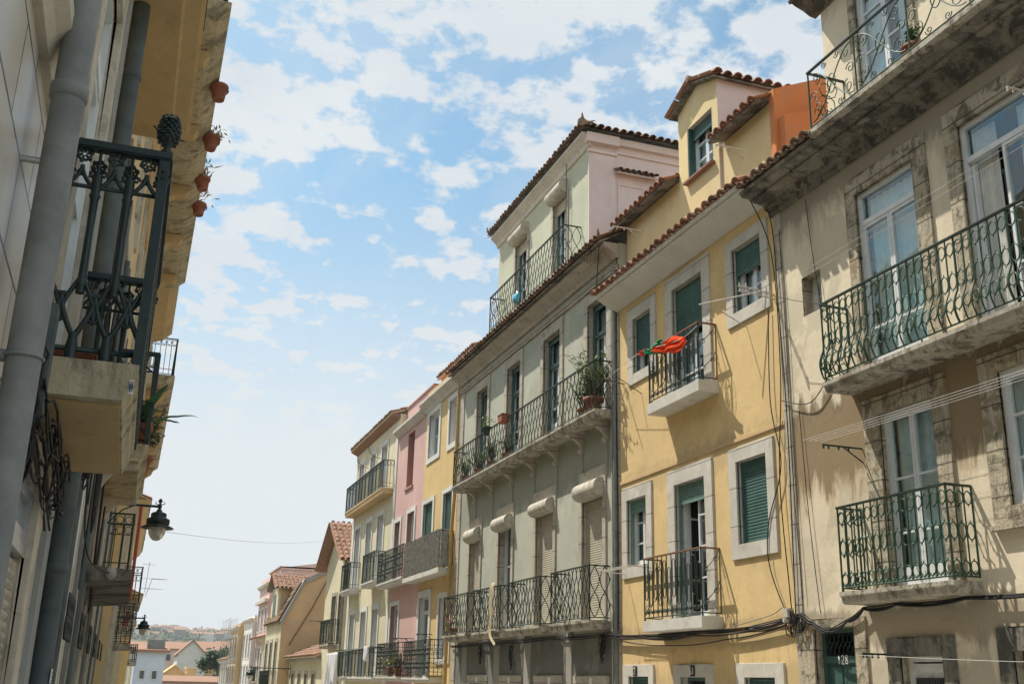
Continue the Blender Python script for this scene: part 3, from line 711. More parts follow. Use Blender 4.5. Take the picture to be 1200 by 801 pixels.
H.part('string_course','far_ochre',[(-.025,.01,13.36,19.19,3.79,3.85),(-.02,.01,13.36,15.39,.86,.90),(-.02,.01,17.53,19.19,.86,.90)],None,.004)
H.prof('cornice','white_clean',[(.01,7.48),(-.03,7.48),(-.40,7.70),(-.44,7.71),(-.44,7.755),(.01,7.755)],13.43,19.35)
roof(H,'roof',(D-.55,13.43,7.75),(0,1,0),5.95,(1,0,.5),.9,('clay','white_clean'),.245,.38,None,.102)
X0=H.X; H.X=9.17
dw=(15.36,16.30,9.20,10.30)
H.walls(13.40,15.15,7.85,9.42,'yellow_attic',[],'white_trim',name='attic_wall')
H.walls(16.66,19.15,7.85,9.42,'yellow_attic',[],'white_trim',name='attic_wall')
H.X=9.12
H.walls(15.151,16.659,7.85,10.80,'yellow_attic',[dw],'white_trim',depth=3.2,side='rose_side',name='dormer_wall')
m=MB()
m.add([(H.X,15.15,10.80),(H.X,16.66,10.80),(H.X,15.905,11.08),(H.X+3,15.15,10.80),(H.X+3,16.66,10.80),(H.X+3,15.905,11.08)],[(0,1,2),(0,2,5,3),(1,4,5,2)])
m.build('dormer_gable','yellow_attic',H.e)
H.opening(*dw,'window',bars=(.33,.67),shutter=.2,shmat='green_frame',set_=.16,curtain=('sides','curtain'))
for a in (15.36,16.26): m=MB(); m.box(9.13,9.30,a,a+.04,9.2,10.3); m.build('blind_rail','green_frame',H.e)
H.part('sill','clay_far',[(-.10,.02,15.30,16.36,9.12,9.17)],None,.004)
m=MB()
for (yy,sg) in ((15.02,1),(16.79,-1)):
    roof_slab(m,(H.X-.14,yy,10.77),(1,0,0),3.2,(0,sg,.37),.93,.035); tiles(m,(H.X-.14,yy,10.79),(1,0,0),3.2,(0,sg,.37),.93)
m.tube([(H.X-.2,15.905,11.16),(H.X+3.0,15.905,11.16)],.075,8); m.build('dormer_roof',['clay','stone_dark'],H.e)
H.part('chimney','stone',[(.55,.95,16.35,16.6,10.9,11.35)])
for (a,b) in ((13.5,15.08),(16.74,19.25)):
    roof(H,'attic_roof',(H.X-.27,a,9.37),(0,1,0),b-a,(1,0,.42),2.6)
H.X=X0
# orange fire wall in two steps
m=MB()
m.add([(9.12,13.36,8.0),(14.5,13.36,8.0),(14.5,13.36,11.9),(9.12,13.36,9.56),(9.12,13.50,8.0),(14.5,13.50,8.0),(14.5,13.50,11.9),(9.12,13.50,9.56)],[(0,1,2,3),(4,7,6,5),(0,3,7,4),(3,2,6,7)])
m.add([(9.19,13.18,8.0),(14.5,13.18,8.0),(14.5,13.18,11.0),(9.19,13.18,9.0),(9.19,13.357,8.0),(14.5,13.357,8.0),(14.5,13.357,11.0),(9.19,13.357,9.0)],[(0,1,2,3),(0,3,7,4),(3,2,6,7)])
m.build('fire_wall','orange_wall',H.e)
arm(H,18.1,8.88,.65,'rod_cream'); arm(H,14.15,8.78,.55,'rod_cream')
m=MB()                                     # drying frame beside the upper right window
for zz in (5.90,5.98): m.tube([(D,13.48,zz-.06),(D-.55,13.50,zz),(D-.62,13.52,zz)],.012,6)
for q in (.12,.3,.48,.6): m.tube([(D-q,13.49,5.88),(D-q,13.51,6.04)],.012,5)
m.build('clothes_arm','rod_cream',H.e)
m=MB(); m.tube([(D-.02,13.60,6.03),(D-.62,14.75,6.08)],.011,5); m.tube([(D,14.3,5.62),(D-.5,14.6,6.05)],.009,5)
m.build('clothes_arm','rod_cream',H.e)
m=MB()
for dx in (.42,.50,.58): m.tube([(D-dx,17.6,2.06),(D-dx,19.0,2.06)],.007,5)
for yy in (17.65,18.95): m.tube([(D-.02,yy,2.03),(D-.6,yy,2.06)],.010,5)
m.build('drying_rack','rod_cream',H.e)

# ---- pale green house with the long balcony
H = House('green_house', 'pale green house with a long bracketed balcony and a pink-sided attic storey', D, 1, 19.2, 30.75)
w3 = [(28.05,29.05),(25.30,26.35),(22.50,23.60),(19.80,20.85)]
w2 = [(28.35,29.30),(25.70,26.72),(22.82,23.94),(20.04,21.12)]
gg = [(27.6,28.9),(25.0,26.2),(22.4,23.7),(19.95,21.35)]
hs = [(a,b,5.42,8.12) for a,b in w3]+[(a,b,1.22,3.95) for a,b in w2]+[(a,b,GD(25),-.05) for a,b in gg]
H.walls(19.2,30.75,None,9.05,'green_wall',hs,'stone',split=1.0)
for a,b in w3: H.opening(a,b,5.42,8.12,bars=(.45,),transom=7.42,frame='green_frame' if 0 else 'white_frame',set_=.17,sur=(.20,.20,.28,0),curtain=('full','curtain_dim'),panel=.5)
for a,b in w3:
    m=MB(); H.bx(m,.12,.165,b-.12,b-.002,5.43,8.10); H.bx(m,.12,.165,a+.002,b-.12,7.98,8.10); H.bx(m,.12,.165,a+.002,b-.12,7.34,7.42)
    m.build('blind_box','green_frame',H.e)
for i,(a,b) in enumerate(w2):
    H.opening(a,b,1.22,3.95,set_=.17,sur=(.17,.17,.42,0),bars=(.3,.6),shutter=(0 if i==1 else (.97 if i!=2 else .95)),shmat='beige_shutter',box=(a-.04-.02*(i%2),b+.03,3.72+.02*(i%3),4.10,.24+.02*(i%2),'box_cream'),curtain=('full','curtain') if i==1 else None,panel=.5)
for a,b in gg: street_door(H,a,b,-.05,-.35,'door_green',False,sur=(.22,.22,.21),surmat='stone')
for yc in (28.2,25.6,22.9,20.6):
    H.part('number_plate','plate_white',[(-.045,-.032,yc-.07,yc+.07,-.02,.12)])
cb=[28.9,27.35,25.75,24.15,22.65,21.15,19.85]
bb = balcony(H,19.45,29.85,5.24,5.40,.47,1.05,'lens','iron_green','slab_grey',corb=(cb,.44,'stone'))
for q,(a,b) in enumerate([(27.95,30.25),(25.2,27.42),(22.45,24.68),(19.72,21.86)]):
    balcony(H,a,b,1.04,1.20,.47,1.06,'lens','iron_green','slab_grey')
pp=[]
for yc in cb: pp += [(-.028,.01,yc-.07,yc+.07,4.12,4.82)]
H.part('pilaster_strip','green_wall',pp,None,.004)
H.part('corner_pilaster','stone',[(-.03,.01,19.21,19.60,g(19)-.2,8.60),(-.03,.01,30.35,30.74,g(30)-.2,8.60)],None,.006)
H.part('pier','far_grey',[(-.035,.01,y-.22,y+.22,g(25)-.2,1.03) for y in (21.85,24.35,26.6,29.4)],None,.006)
H.part('string_course','stone',[(-.06,.01,19.21,30.74,8.44,8.50),(-.09,.01,19.21,30.74,8.502,8.56)],None,.005)
H.prof('cornice','stone',[(.01,8.70),(-.06,8.72),(-.10,8.80),(-.26,8.90),(-.36,8.94),(-.36,9.03),(.01,9.03)],19.2,30.78)
X0=H.X
m=MB(); roof_slab(m,(D-.46,19.2,9.04),(0,1,0),11.6,(1,0,.55),1.2); tiles(m,(D-.50,19.2,9.05),(0,1,0),11.6,(1,0,.55),1.3,.20,.34,.085); m.build('roof',['clay_old','stone_dark'],H.e)
m=MB(); roof_slab(m,(D+.55,19.2,9.6),(0,1,0),2.8,(1,0,.5),3.5); tiles(m,(D+.55,19.2,9.6),(0,1,0),2.8,(1,0,.5),3.5); m.build('rear_roof',['clay_old','stone_dark'],H.e)
for (x,y,z) in ((D-.44,19.26,9.10),(9.26,21.80,13.42),(9.26,29.34,13.42)):
    sy = -1 if y<25 else 1; m=MB()
    m.tube([(x+.22,y-sy*.2,z+.03),(x+.06,y-sy*.05,z),(x-.03,y+sy*.03,z+.06),(x-.05,y+sy*.05,z+.20)],[.05,.055,.045,.015],8)
    m.build('corner_tile','clay_old',H.e)
H.X=9.55
aw=[(23.55,24.48,9.9,12.30),(26.50,27.50,9.9,12.30)]
H.walls(22.03,29.10,9.05,13.20,'green_attic',aw,'stone',depth=6,side='rose_side',name='attic_wall')
for a,b,c,d in aw:
    H.opening(a,b,c,d,frame='white_frame',bars=(.4,.7),set_=.15,sur=(.14,.14,.05,0),box=(a-.05,b+.08,12.28,12.66,.26,'box_cream'),shutter=.12,shmat='beige_shutter',curtain=('full','curtain_dim'))
    H.part('blind_rail','green_frame',[(.10,.145,b-.1,b-.002,c,d)])
b2 = H.prof('balcony','slab_grey',[(.01,9.82),(-.50,9.82),(-.50,9.66),(.01,9.66)],22.55,28.45)
railing(b2,9.55,1,22.6,28.4,9.82,1.08,.47,'lens','iron_green',(True,True))
H.prof('attic_cornice','white_trim',[(.005,12.86),(-.05,12.88),(-.08,12.98),(-.20,13.10),(-.26,13.14),(-.26,13.22),(.005,13.22)],21.95,29.2)
m=MB(); m.box(9.5,10.22,21.97,22.028,9.3,12.7); m.box(9.46,10.26,21.93,22.028,12.702,12.78)
m.box(10.221,13.9,21.985,22.028,12.80,12.86)
m.box(9.40,10.30,21.86,22.028,12.95,13.21); m.box(10.301,13.9,21.92,22.028,13.02,13.21)
m.build('pilaster','rose_side',H.e,.006)
m=MB()
for (a,b,c,d) in ((10.30,11.05,11.95,12.0),(10.30,11.05,11.0,11.05)): m.box(a,b,22.005,22.028,c,d)
m.box(10.30,10.35,22.005,22.028,11.05,11.95); m.box(11.0,11.05,22.005,22.028,11.05,11.95); m.build('blind_panel','rose_side',H.e)
m=MB(); tiles(m,(10.22,21.80,12.24),(1,0,0),1.15,(0,1,.5),.26,.16,.26,.065); roof_slab(m,(10.22,21.82,12.22),(1,0,0),1.15,(0,1,.5),.24,.03); m.build('tile_hood',['clay_old','rose_side'],H.e)
m=MB()
fr=lambda p: (p.x-9.2)>(p.y-21.75)+.05 or (p.x-9.2)>(29.4-p.y)+.05
sd=lambda p: (p.y-21.75)>(p.x-9.2)+.05
tiles(m,(9.2,21.75,13.27),(0,1,0),7.65,(1,0,.45),2.6,.20,.34,.085,clip=fr); tiles(m,(9.2,21.75,13.27),(1,0,0),4.8,(0,1,.45),2.6,.20,.34,.085,clip=sd)
m.add([(9.22,21.77,13.25),(9.22,29.38,13.25),(11.8,26.8,14.38),(11.8,24.35,14.38),(14,21.77,13.25),(14,24.35,14.38)],[(0,1,2,3),(0,3,5,4)],1)
for i in range(9):
    t=i*.30; m.tube([(9.18+t,21.73+t,13.36+t*.45),(9.18+t+.34,21.73+t+.34,13.36+(t+.34)*.45-.01)],[.105,.085],8)
m.build('attic_roof',['clay_old','stone_dark'],H.e)
m=MB(); m.tube([(9.5,23.35,12.95),(9.45,23.35,13.0),(9.45,23.35,12.3)],.012,5); m.tube([(9.45,23.35,9.9),(9.45,23.35,12.7)],.014,6); m.build('drain_pipe','pipe_dark',H.e)
H.X=X0
m=MB(); m.tube([(D-.06,19.32,8.6),(D-.06,19.32,g(19))],.045,8); m.tube([(D-.05,19.46,8.6),(D-.05,19.47,g(19))],.02,6)
for z in (7.5,5.9,4.4,2.8,1.3,0): m.tube([(D-.06,19.32,z),(D-.06,19.32,z+.06)],.055,8)
m.build('drain_pipe','pipe_grey',H.e)

# ---- narrow yellow house with the reed-screened balcony
H = House('narrow_yellow_house', 'narrow yellow house with a balcony screened by grey reed matting', D, 1, 30.75, 35.0)
hs=[(33.2,34.5,7.12,8.62),(30.95,32.0,7.12,8.55),(33.55,34.75,3.30,5.60),(31.3,32.3,3.30,5.60),(33.45,34.7,.05,2.55),(31.1,32.3,.6,2.4),(33.4,34.6,GD(34),-.5)]
H.walls(30.751,35.0,None,9.10,'far_yellow',hs,'white_clean')
H.opening(*hs[0],'window',bars=(.5,),sur=(.18,.18,.18,.18),surmat='white_clean'); H.opening(*hs[1],'window',bars=(.5,),sur=(.18,.18,.18,.18),surmat='white_clean')
H.opening(*hs[2],sur=(.17,.17,.15,0),surmat='white_clean',shutter=.95); H.opening(*hs[3],sur=(.17,.17,.15,0),surmat='white_clean',shutter=.95)
H.opening(*hs[4],sur=(.2,.2,.22,0),surmat='white_clean',bars=(.5,),transom=2.1); H.opening(*hs[5],'window',sur=(.15,.15,.15,.15),surmat='white_clean')
street_door(H,33.4,34.6,-.5,-.8,sur=(.15,.15,.15),surmat='white_clean')
bb=balcony(H,31.0,35.45,3.05,3.20,.45,1.1,'bars','iron_green','slab_white',lip=False)
m=MB(); random.seed(3)
def reeds(m,P0,P1,z0,z1):
    P0,P1=Vector(P0),Vector(P1); L=(P1-P0).length; n=int(L/.028)
    for i in range(n):
        p=P0.lerp(P1,(i+.5)/n); r=.014; m.tube([(p.x+random.uniform(-.008,.008),p.y,z0+random.uniform(-.03,.03)),(p.x+random.uniform(-.01,.01),p.y+random.uniform(-.02,.02),z1+random.uniform(-.08,.05))],r,4,0,False,False)
reeds(m,(D-.44,31.02,0),(D-.44,35.43,0),3.24,4.32); reeds(m,(D-.02,31.01,0),(D-.43,31.01,0),3.24,4.32)
m.build('reed_screen','reed',bb)
balcony(H,31.7,35.0,-.08,.06,.42,1.1,'lace','iron_green','slab_white')
H.prof('cornice','white_trim',[(.01,8.78),(-.06,8.80),(-.10,8.92),(-.26,9.04),(-.30,9.06),(-.30,9.14),(.01,9.14)],30.78,35.05)
H.part('parapet','far_yellow',[(.02,.3,30.76,35.0,9.141,9.55)])
m=MB(); m.box(9.45,14,30.8,34.95,9.142,10.15); m.build('attic_wall','far_pink',H.e)
roof(H,'roof',(9.3,30.6,10.1),(0,1,0),4.4,(1,0,.45),1.8,('clay_far','far_pink'),.24,.4)
m=MB(); m.tube([(D-.06,30.86,9.0),(D-.08,30.86,5.3),(D-.12,30.9,4.2),(D-.12,30.95,-.6)],.055,7); m.build('drain_pipe','pipe_yellow',H.e)
arm(H,33.0,1.35,.5); arm(H,35.2,1.28,.7)

# ---- pink house
H = House('pink_house', 'pink house with one tall blind slot in its wall, between narrow yellow and cream houses', D, 1, 35.0, 39.05)
hs=[(36.55,37.5,6.6,8.6,.3),(38.0,38.85,3.35,5.5),(35.95,36.95,3.35,5.6),(37.6,38.75,.08,2.5),(37.6,38.6,GD(38),-.6)]
H.walls(35.001,39.05,None,9.0,'pink_wall',hs,'pink_dark')
H.part('blind_slot','pink_dark',[(.22,.26,36.55,37.5,6.6,8.6)]); H.part('sill','pink_dark',[(-.05,.1,36.45,37.6,6.5,6.59)])
for q in hs[1:4]: H.opening(*q,sur=(.16,.16,.16,0),surmat='white_clean',bars=(.5,),curtain=('full','curtain_dim'))
street_door(H,37.6,38.6,-.6,-.9,sur=(.15,.15,.15),surmat='white_clean')
balcony(H,35.65,39.55,3.15,3.30,.45,1.1,'lace','iron_green','slab_white',label='balcony with dense dark railing')
balcony(H,35.7,38.95,-.06,.08,.42,1.1,'lace','iron_green','slab_white')
H.prof('cornice','white_trim',[(.01,8.72),(-.06,8.74),(-.26,8.92),(-.26,9.0),(.01,9.0)],35.06,39.05)
H.part('parapet','pink_wall',[(.25,.5,35.02,39.0,9.001,9.9)]); H.part('coping','pink_dark',[(.2,.55,35.0,39.05,9.901,9.96)])
m=MB(); m.box(9.6,16,35.0,39.0,8.9,9.95); m.build('rear_block','pink_wall',H.e)
arm(H,39.3,1.1,.6)

# ---- cream house with a full-width top balcony
H = House('pale_cream_house', 'pale cream house with a wide top-floor balcony and washing hung from its lowest floor', D, 1, 39.05, 47.1)
c3=[(45.3,46.35),(43.0,44.05),(40.85,41.9)]
hs=[(a,b,6.97,8.95) for a,b in c3]+[(a,b,3.55,6.15) for a,b in c3]+[(a,b,.05,2.55) for a,b in c3]+[(a,b,GD(44),-.75) for a,b in c3]
H.walls(39.051,47.1,None,9.75,'far_cream',hs,'white_clean')
for i,q in enumerate(hs[:9]): H.opening(*q,sur=(.17,.17,.2,0),surmat='white_clean',bars=(.35,.7),curtain=('full','curtain' if i%2 else 'curtain_dim'))
for a,b in c3: street_door(H,a,b,-.75,-1.1,sur=(.15,.15,.15),surmat='white_clean')
balcony(H,39.6,47.0,6.74,6.95,.45,1.08,'bars','iron_green','far_ochre')
balcony(H,44.9,46.85,3.36,3.53,.45,1.1,'bars','iron_green','slab_white'); balcony(H,40.2,42.4,3.36,3.53,.45,1.1,'bars','iron_green','slab_white')
balcony(H,39.35,46.6,-.10,.04,.45,1.05,'bars','iron_green','slab_white')
H.part('pilaster','white_clean',[(-.04,.01,46.7,47.09,g(47)-.3,9.4),(-.04,.01,39.06,39.35,g(40)-.3,9.4)])
H.prof('cornice','clay_far',[(.01,9.55),(-.1,9.6),(-.3,9.7),(-.3,9.76),(.01,9.76)],39.05,47.15)
roof(H,'roof',(D-.34,39.05,9.77),(0,1,0),8.1,(1,0,.35),2.6,('clay_far','far_cream'),.24,.4)
m=MB()
for yy in (42.3,44.6): m.tube([(D,yy,8.6)]+[(D-.5*sin(pi*t/12),yy,8.6+.42*(1-cos(pi*t/12))) for t in range(1,8)],.015,5)
m.build('awning_arm','iron_green',H.e)

# ---- yellow house, gable to the street
H = House('gabled_house', 'pale yellow house whose tiled gable faces the street beyond the pale cream house', D, 1, 48.0, 53.0)
hs=[(49.9,50.95,1.42,3.6),(48.4,49.2,1.42,3.6),(49.9,50.95,GD(50),-.8)]
H.walls(47.9,53.0,None,5.15,'far_cream',hs,'stone')
H.opening(*hs[0],frame='green_frame',sur=(.15,.15,.15,0),bars=(.5,)); H.opening(*hs[1],frame='green_frame',sur=(.15,.15,.15,0),bars=(.5,)); street_door(H,49.9,50.95,-.8,-1.1,sur=(.15,.15,.15))
m=MB(); m.add([(9,47.9,5.15),(9,53,5.15),(9,50.45,6.85),(16,47.9,5.15),(16,53,5.15),(16,50.45,6.85)],[(0,1,2),(3,5,4)]); m.build('gable','far_cream',H.e)
for yy,sg in ((47.35,1),(53.55,-1)): roof(H,'roof',(8.55,yy,4.98),(1,0,0),7.4,(0,sg,.64),3.68,('clay_far','clay_far'),.24,.4)
balcony(H,48.9,51.3,1.25,1.40,.45,1.08,'bars','iron_green','slab_grey')
m=MB(); m.tube([(D-.06,47.98,5.0),(D-.06,47.98,g(48))],.05,7); m.build('drain_pipe','pipe_grey',H.e); arm(H,52.3,2.55,.8)

# ---- low house with an orange roof
H = House('low_house', 'low house with an orange tiled roof below the big ochre side wall', D, 1, 53.0, 63.4)
hs=[(54.2,55.2,-2.0,.15),(56.6,57.4,-2.0,.15),(58.8,59.6,-2.0,.15),(61,62,-2.0,.15)]
H.walls(53.001,63.4,None,.9,'far_cream',hs,'stone',depth=6)
for q in hs: H.opening(*q,'window',frame='green_frame',bars=(.5,),sur=(.15,.15,.15,0))
H.prof('cornice','far_grey',[(.01,.8),(-.2,.88),(-.2,.96),(.01,.96)],53.0,63.4)
roof(H,'roof',(D-.35,52.9,.96),(0,1,0),10.3,(1,0,.42),4.2,('clay_far','far_cream'),.24,.45)
H.part('chimney','far_cream',[(1.3,1.75,60.5,61.1,1.4,2.35)])

# ---- ochre house with the large blind side wall and a dormer
H = House('ochre_house', 'house with a large blind ochre side wall edged in grey and a little dormer above', 8.4, 1, 63.5, 70.5)
hs=[(64.6,65.5,-.6,1.9),(66.8,67.7,-.6,1.9),(68.9,69.8,-.6,1.9),(64.6,65.5,-3.3,-1.5),(68.9,69.8,-3.4,-1.5)]
H.walls(63.5,70.5,None,3.05,'far_cream',hs,'stone',depth=9,side='far_ochre')
for q in hs: H.opening(*q,frame='white_frame',bars=(.5,),sur=(.15,.15,.2,0))
m=MB(); 
for yy in (63.5,70.5):
  m=MB(); m.add([(8.4,yy,3.05),(9.55,yy,5.35),(10.9,yy,6.05),(13.2,yy,6.7),(17.4,yy,3.05)],[(0,1,2,3,4)])
  m.build('gable','far_ochre',H.e)
m=MB()
P=[(8.3,3.0),(9.5,5.42),(10.88,6.13),(13.2,6.8),(17.5,3.0)]
for (a,b) in zip(P,P[1:]): m.add([(a[0],63.42,a[1]),(b[0],63.42,b[1]),(b[0],63.42,b[1]-.28),(a[0]+.12,63.42,a[1]-.25),(a[0],70.6,a[1]),(b[0],70.6,b[1])],[(0,1,2,3),(0,4,5,1)])
m.build('verge','far_grey',H.e)
roof(H,'roof',(8.25,63.75,3.0),(0,1,0),6.6,(.46,0,.9),2.5,('clay_old','far_grey'),.24,.4)
m=MB(); m.box(8.5,11,65.6,68.6,3.1,5.1); m.build('dormer_wall','far_ochre',H.e)
m=MB(); m.box(8.35,8.497,65.6,68.6,3.1,5.1); m.build('dormer_front','far_cream',H.e)
H.X=8.35; H.part('dormer_window','green_frame',[(-.02,.0,66.5,67.7,3.4,4.7)]); H.X=8.4
for yy,sg in ((65.3,1),(68.9,-1)): roof(H,'dormer_roof',(8.1,yy,5.0),(1,0,0),3.2,(0,sg,.5),2.0,('clay_far','far_grey'),.24,.4)
balcony(H,64.0,67.2,-.95,-.7,.45,1.0,'bars','iron_green','slab_grey')
m=MB(); m.tube([(10.9,63.38,5.6),(10.0,63.38,3.7),(8.9,63.38,1.7)],.03,5); m.build('cable','rust',H.e)

H = House('flat_topped_house', 'tall pale pink house rising behind the ochre side wall', 9.6, 1, 75.2, 81)
H.walls(75.2,81,-4,7.1,'far_pink',[],depth=9); H.part('coping','clay_far',[(-.1,3.2,75.1,81.1,7.101,7.2)])
m=MB(); m.add([(9.6,75.1,7.0),(18.6,75.1,7.0),(18.6,75.1,8.6),(9.6,75.1,7.1),(9.6,81,7.0),(18.6,81,7.0),(18.6,81,8.6),(9.6,81,7.1)],[(0,1,2,3),(3,2,6,7),(4,5,6,7)]); m.build('gable','far_pink',H.e)

def terrace(name,label,X,y0,y1,z1,mat,cols,floors,roofmat='clay_far',par=None,balc=(),s=1,shm='white_frame',depth=9):
    H = House(name,label,X,s,y0,y1); hs=[]
    w=(y1-y0)/cols
    for (a,b) in floors:
        for i in range(cols): hs.append((y0+w*(i+.28),y0+w*(i+.72),a,b))
    H.walls(y0,y1,None,z1,mat,hs,'white_clean',depth=depth)
    for q in hs: H.opening(*q,'window',frame=shm,bars=(.5,),sur=(.14,.14,.16,.1),surmat='white_clean')
    H.prof('cornice','white_trim',[(.01,z1-.22),(-.1,z1-.2),(-.25,z1-.04),(-.25,z1+.03),(.01,z1+.03)],y0,y1)
    if par: H.part('parapet',mat,[(.1,.4,y0,y1,z1+.031,z1+par)])
    else: roof(H,'roof',(X-s*.32,y0,z1+.04),(0,1,0),y1-y0,(s,0,.4),min(3.5,depth*.5),(roofmat,mat),.26,.45)
    for (ya,yb,z) in balc: balcony(H,ya,yb,z-.16,z,.45,1.0,'bars','iron_green','slab_grey')
    return H
H=terrace('rose_tower_house','slim rose pink house with a parapet and a tiled lower skirt roof',9.3,78.0,84.0,6.3,'far_pink',3,[(-3,-1),(-.2,1.9),(3.1,4.6)],par=.5,balc=((78.4,80.2,-.4),))
H.part('string_course','white_trim',[(-.3,.01,77.9,84.1,5.0,5.2)]); roof(H,'skirt_roof',(8.8,74.6,2.5),(0,1,0),9.2,(1,0,.35),.55,('clay_far','far_pink'),.26,.45)
terrace('plain_cream_house','two-storey cream house between the ochre and rose pink houses',9.0,70.6,77.9,2.4,'far_cream',4,[(-3.2,-1.4),(-.5,1.5)],balc=((71.2,73.4,-.7),))
terrace('white_house','white house with narrow windows next to the scaffolded building',9.0,84.2,90.0,4.1,'far_white',3,[(-3.4,-1.2),(-.6,.7),(1.3,3.0)],par=.25)
H=terrace('scaffolded_house','yellow-brown building wrapped in thin scaffolding at the street end',8.6,90.2,97.0,3.7,'far_ochre',3,[(-3.4,-1.2),(-.6,.7),(1.3,3.0)],par=.3)
m=MB()
for y in [90.2+i*1.7 for i in range(5)]:
    for x in (7.9,8.4): m.tube([(x,y,g(y)),(x,y,4.4)],.014,5)
for z in (-2.8,-.9,1.0,2.9,4.3):
    for x in (7.9,8.4): m.tube([(x,90.0,z),(x,97.2,z)],.014,5)
for z in (-1.0,.9,2.8): m.box(7.9,8.4,90.0,97.2,z,z+.06)
tag(m.build('scaffold','steel',loc=(7.9,93.6,g(93.6))),'thin scaffold of poles and boards on the last building of the street','scaffolding')
terrace('corner_house','low cream house past the scaffolded building',8.8,98.0,107.0,1.2,'far_cream',4,[(-3.6,-1.6),(-1.0,.6)])

# ================================================================== LEFT SIDE
def cast_rail(parent, X, y0, y1, z0, H, d, both=False, light=False):
    """cast iron railing: turned balusters, pointed arches at the foot, pierced frieze under the rail"""
    m = MB(); T=MB()
    def panel(L, fn, n):
        w=L/n
        for i in range(n+1):
            if 0<i<n or light:
                m.tube([fn(i*w,v) for v in (.30,.33,.345,.36,.40,.60,.74,.76,.775,.79,.86)],[.019,.019,.026,.019,.017,.015,.018,.026,.018,.022,.022],8)
                m.tube([fn(i*w,v) for v in (.0,.06,.09,.12)],[.026,.026,.020,.018],8)
            m.tube([fn(i*w,.86),fn(i*w,H)],.008,5)
        for i in range(n):
            c=(i+.5)*w
            for sg in (1,-1):                              # pointed arches crossing
                m.tube([fn(c+sg*w*(-.5+.5*sin(pi/2*t/6)),.10+.20*(t/6)) for t in range(7)],.013,6)
                m.tube([fn(c+sg*w*(-.5+.5*sin(pi/2*t/6)),.38-.20*(t/6)+.0) for t in range(7)],.011,6)
                m.tube([fn(c+sg*w*(-.5+.5*sin(pi/2*t/6)),.78+.12*(t/6)) for t in range(7)],.010,6)
            m.tube([fn(*p) for p in ell(c,.20,.022,.03,8)],.009,5,0,True); m.tube([fn(c-.02,.29),fn(c+.02,.29)],.014,6)
            for (uu,vv,rr) in ((.5,.955,.030),(.0,.90,.026),(1,.90,.026)):    # frieze rosettes
                m.tube([fn(*p) for p in ell(i*w+uu*w,vv,rr,rr,10)],.007,5,0,True)
                for k in range(6):
                    a=k*pi/3+.3; m.tube([fn(i*w+uu*w+rr*.25*cos(a),vv+rr*.25*sin(a)),fn(i*w+uu*w+rr*1.35*cos(a),vv+rr*1.35*sin(a))],[.005,.010],5)
            for k in range(3): m.tube([fn(*p) for p in spiral(c+(k-1)*w*.3,.865,.018,1.2,k*2,8)],.006,5)
    P_side = lambda y: (lambda u,v: (X+d*u/1.0, y, z0+v))
    ln=d
    panel(ln, lambda u,v: (X+u, y0, z0+v), 3 if not light else 2)
    if both: panel(ln, lambda u,v: (X+u, y1, z0+v), 3)
    n=max(2,round((y1-y0)/.14)); panel(y1-y0, lambda u,v: (X+d, y0+u, z0+v), n)
    for v,r in ((.05,.013),(.80,.010)):
        m.tube([(X,y0,z0+v),(X+d,y0,z0+v),(X+d,y1,z0+v),(X,y1,z0+v)],r,6)
    for yy in (y0,y1): m.box(X+d-.022,X+d+.022,yy-.022,yy+.022,z0-.02,z0+H)
    o=m.build('railing','iron_cast',parent)
    hb=MB(); hb.box(X,X+d+.03,y0-.032,y0+.032,z0+H-.02,z0+H+.02); hb.box(X+d-.032,X+d+.034,y0+.032,y1-.032,z0+H-.021,z0+H+.019); hb.box(X,X+d+.03,y1-.032,y1+.032,z0+H-.02,z0+H+.02)
    hb.build('handrail','iron_cast',o,.006)
    return o
def pinecone(parent, x,y,z):
    m=MB(); m.lathe([(.018,0),(.028,.015),(.015,.03),(.022,.045),(.040,.075),(.046,.11),(.042,.15),(.026,.185),(.006,.205)],(x,y,z),14)
    for k in range(9):
        zz=.065+k*.0155; r=.044*sin(pi*min(1,(zz-.015)/.21))**.6+.002
        for j in range(9):
            a=2*pi*(j+.5*(k%2))/9; c=(x+r*cos(a),y+r*sin(a),z+zz); m.tube([c,(c[0]+.004*cos(a),c[1]+.004*sin(a),c[2]+.006)],[.012,.008],6)
    return m.build('finial','iron_cast',parent)

XL=-.5
H = House('tiled_house', 'house on the near left, faced with pale stone tiles, with an ornate cast iron balcony', XL, -1, -4.0, 6.75)
hs=[(4.95,6.05,1.25,3.75),(4.25,5.68,GD(5),.86),(2.2,3.6,2.4,4.4),(-.5,.8,2.4,4.4),(-.5,.8,GD(0),.8)]
H.walls(-4.0,6.75,None,9.5,'wall_tiles',hs,'left_stone')
H.opening(4.95,6.05,1.25,3.75,bars=(.3,.6),transom=3.2,sur=(.22,.22,.2,0),surmat='left_stone',curtain=('full','curtain'),set_=.03)
H.opening(2.2,3.6,2.4,4.4,'window',bars=(.5,),sur=(.2,.2,.2,.15),surmat='left_stone'); H.opening(-.5,.8,2.4,4.4,'window',bars=(.5,),sur=(.2,.2,.2,.15),surmat='left_stone')
street_door(H,-.5,.8,.8,.4,sur=(.2,.2,.2),surmat='left_stone')
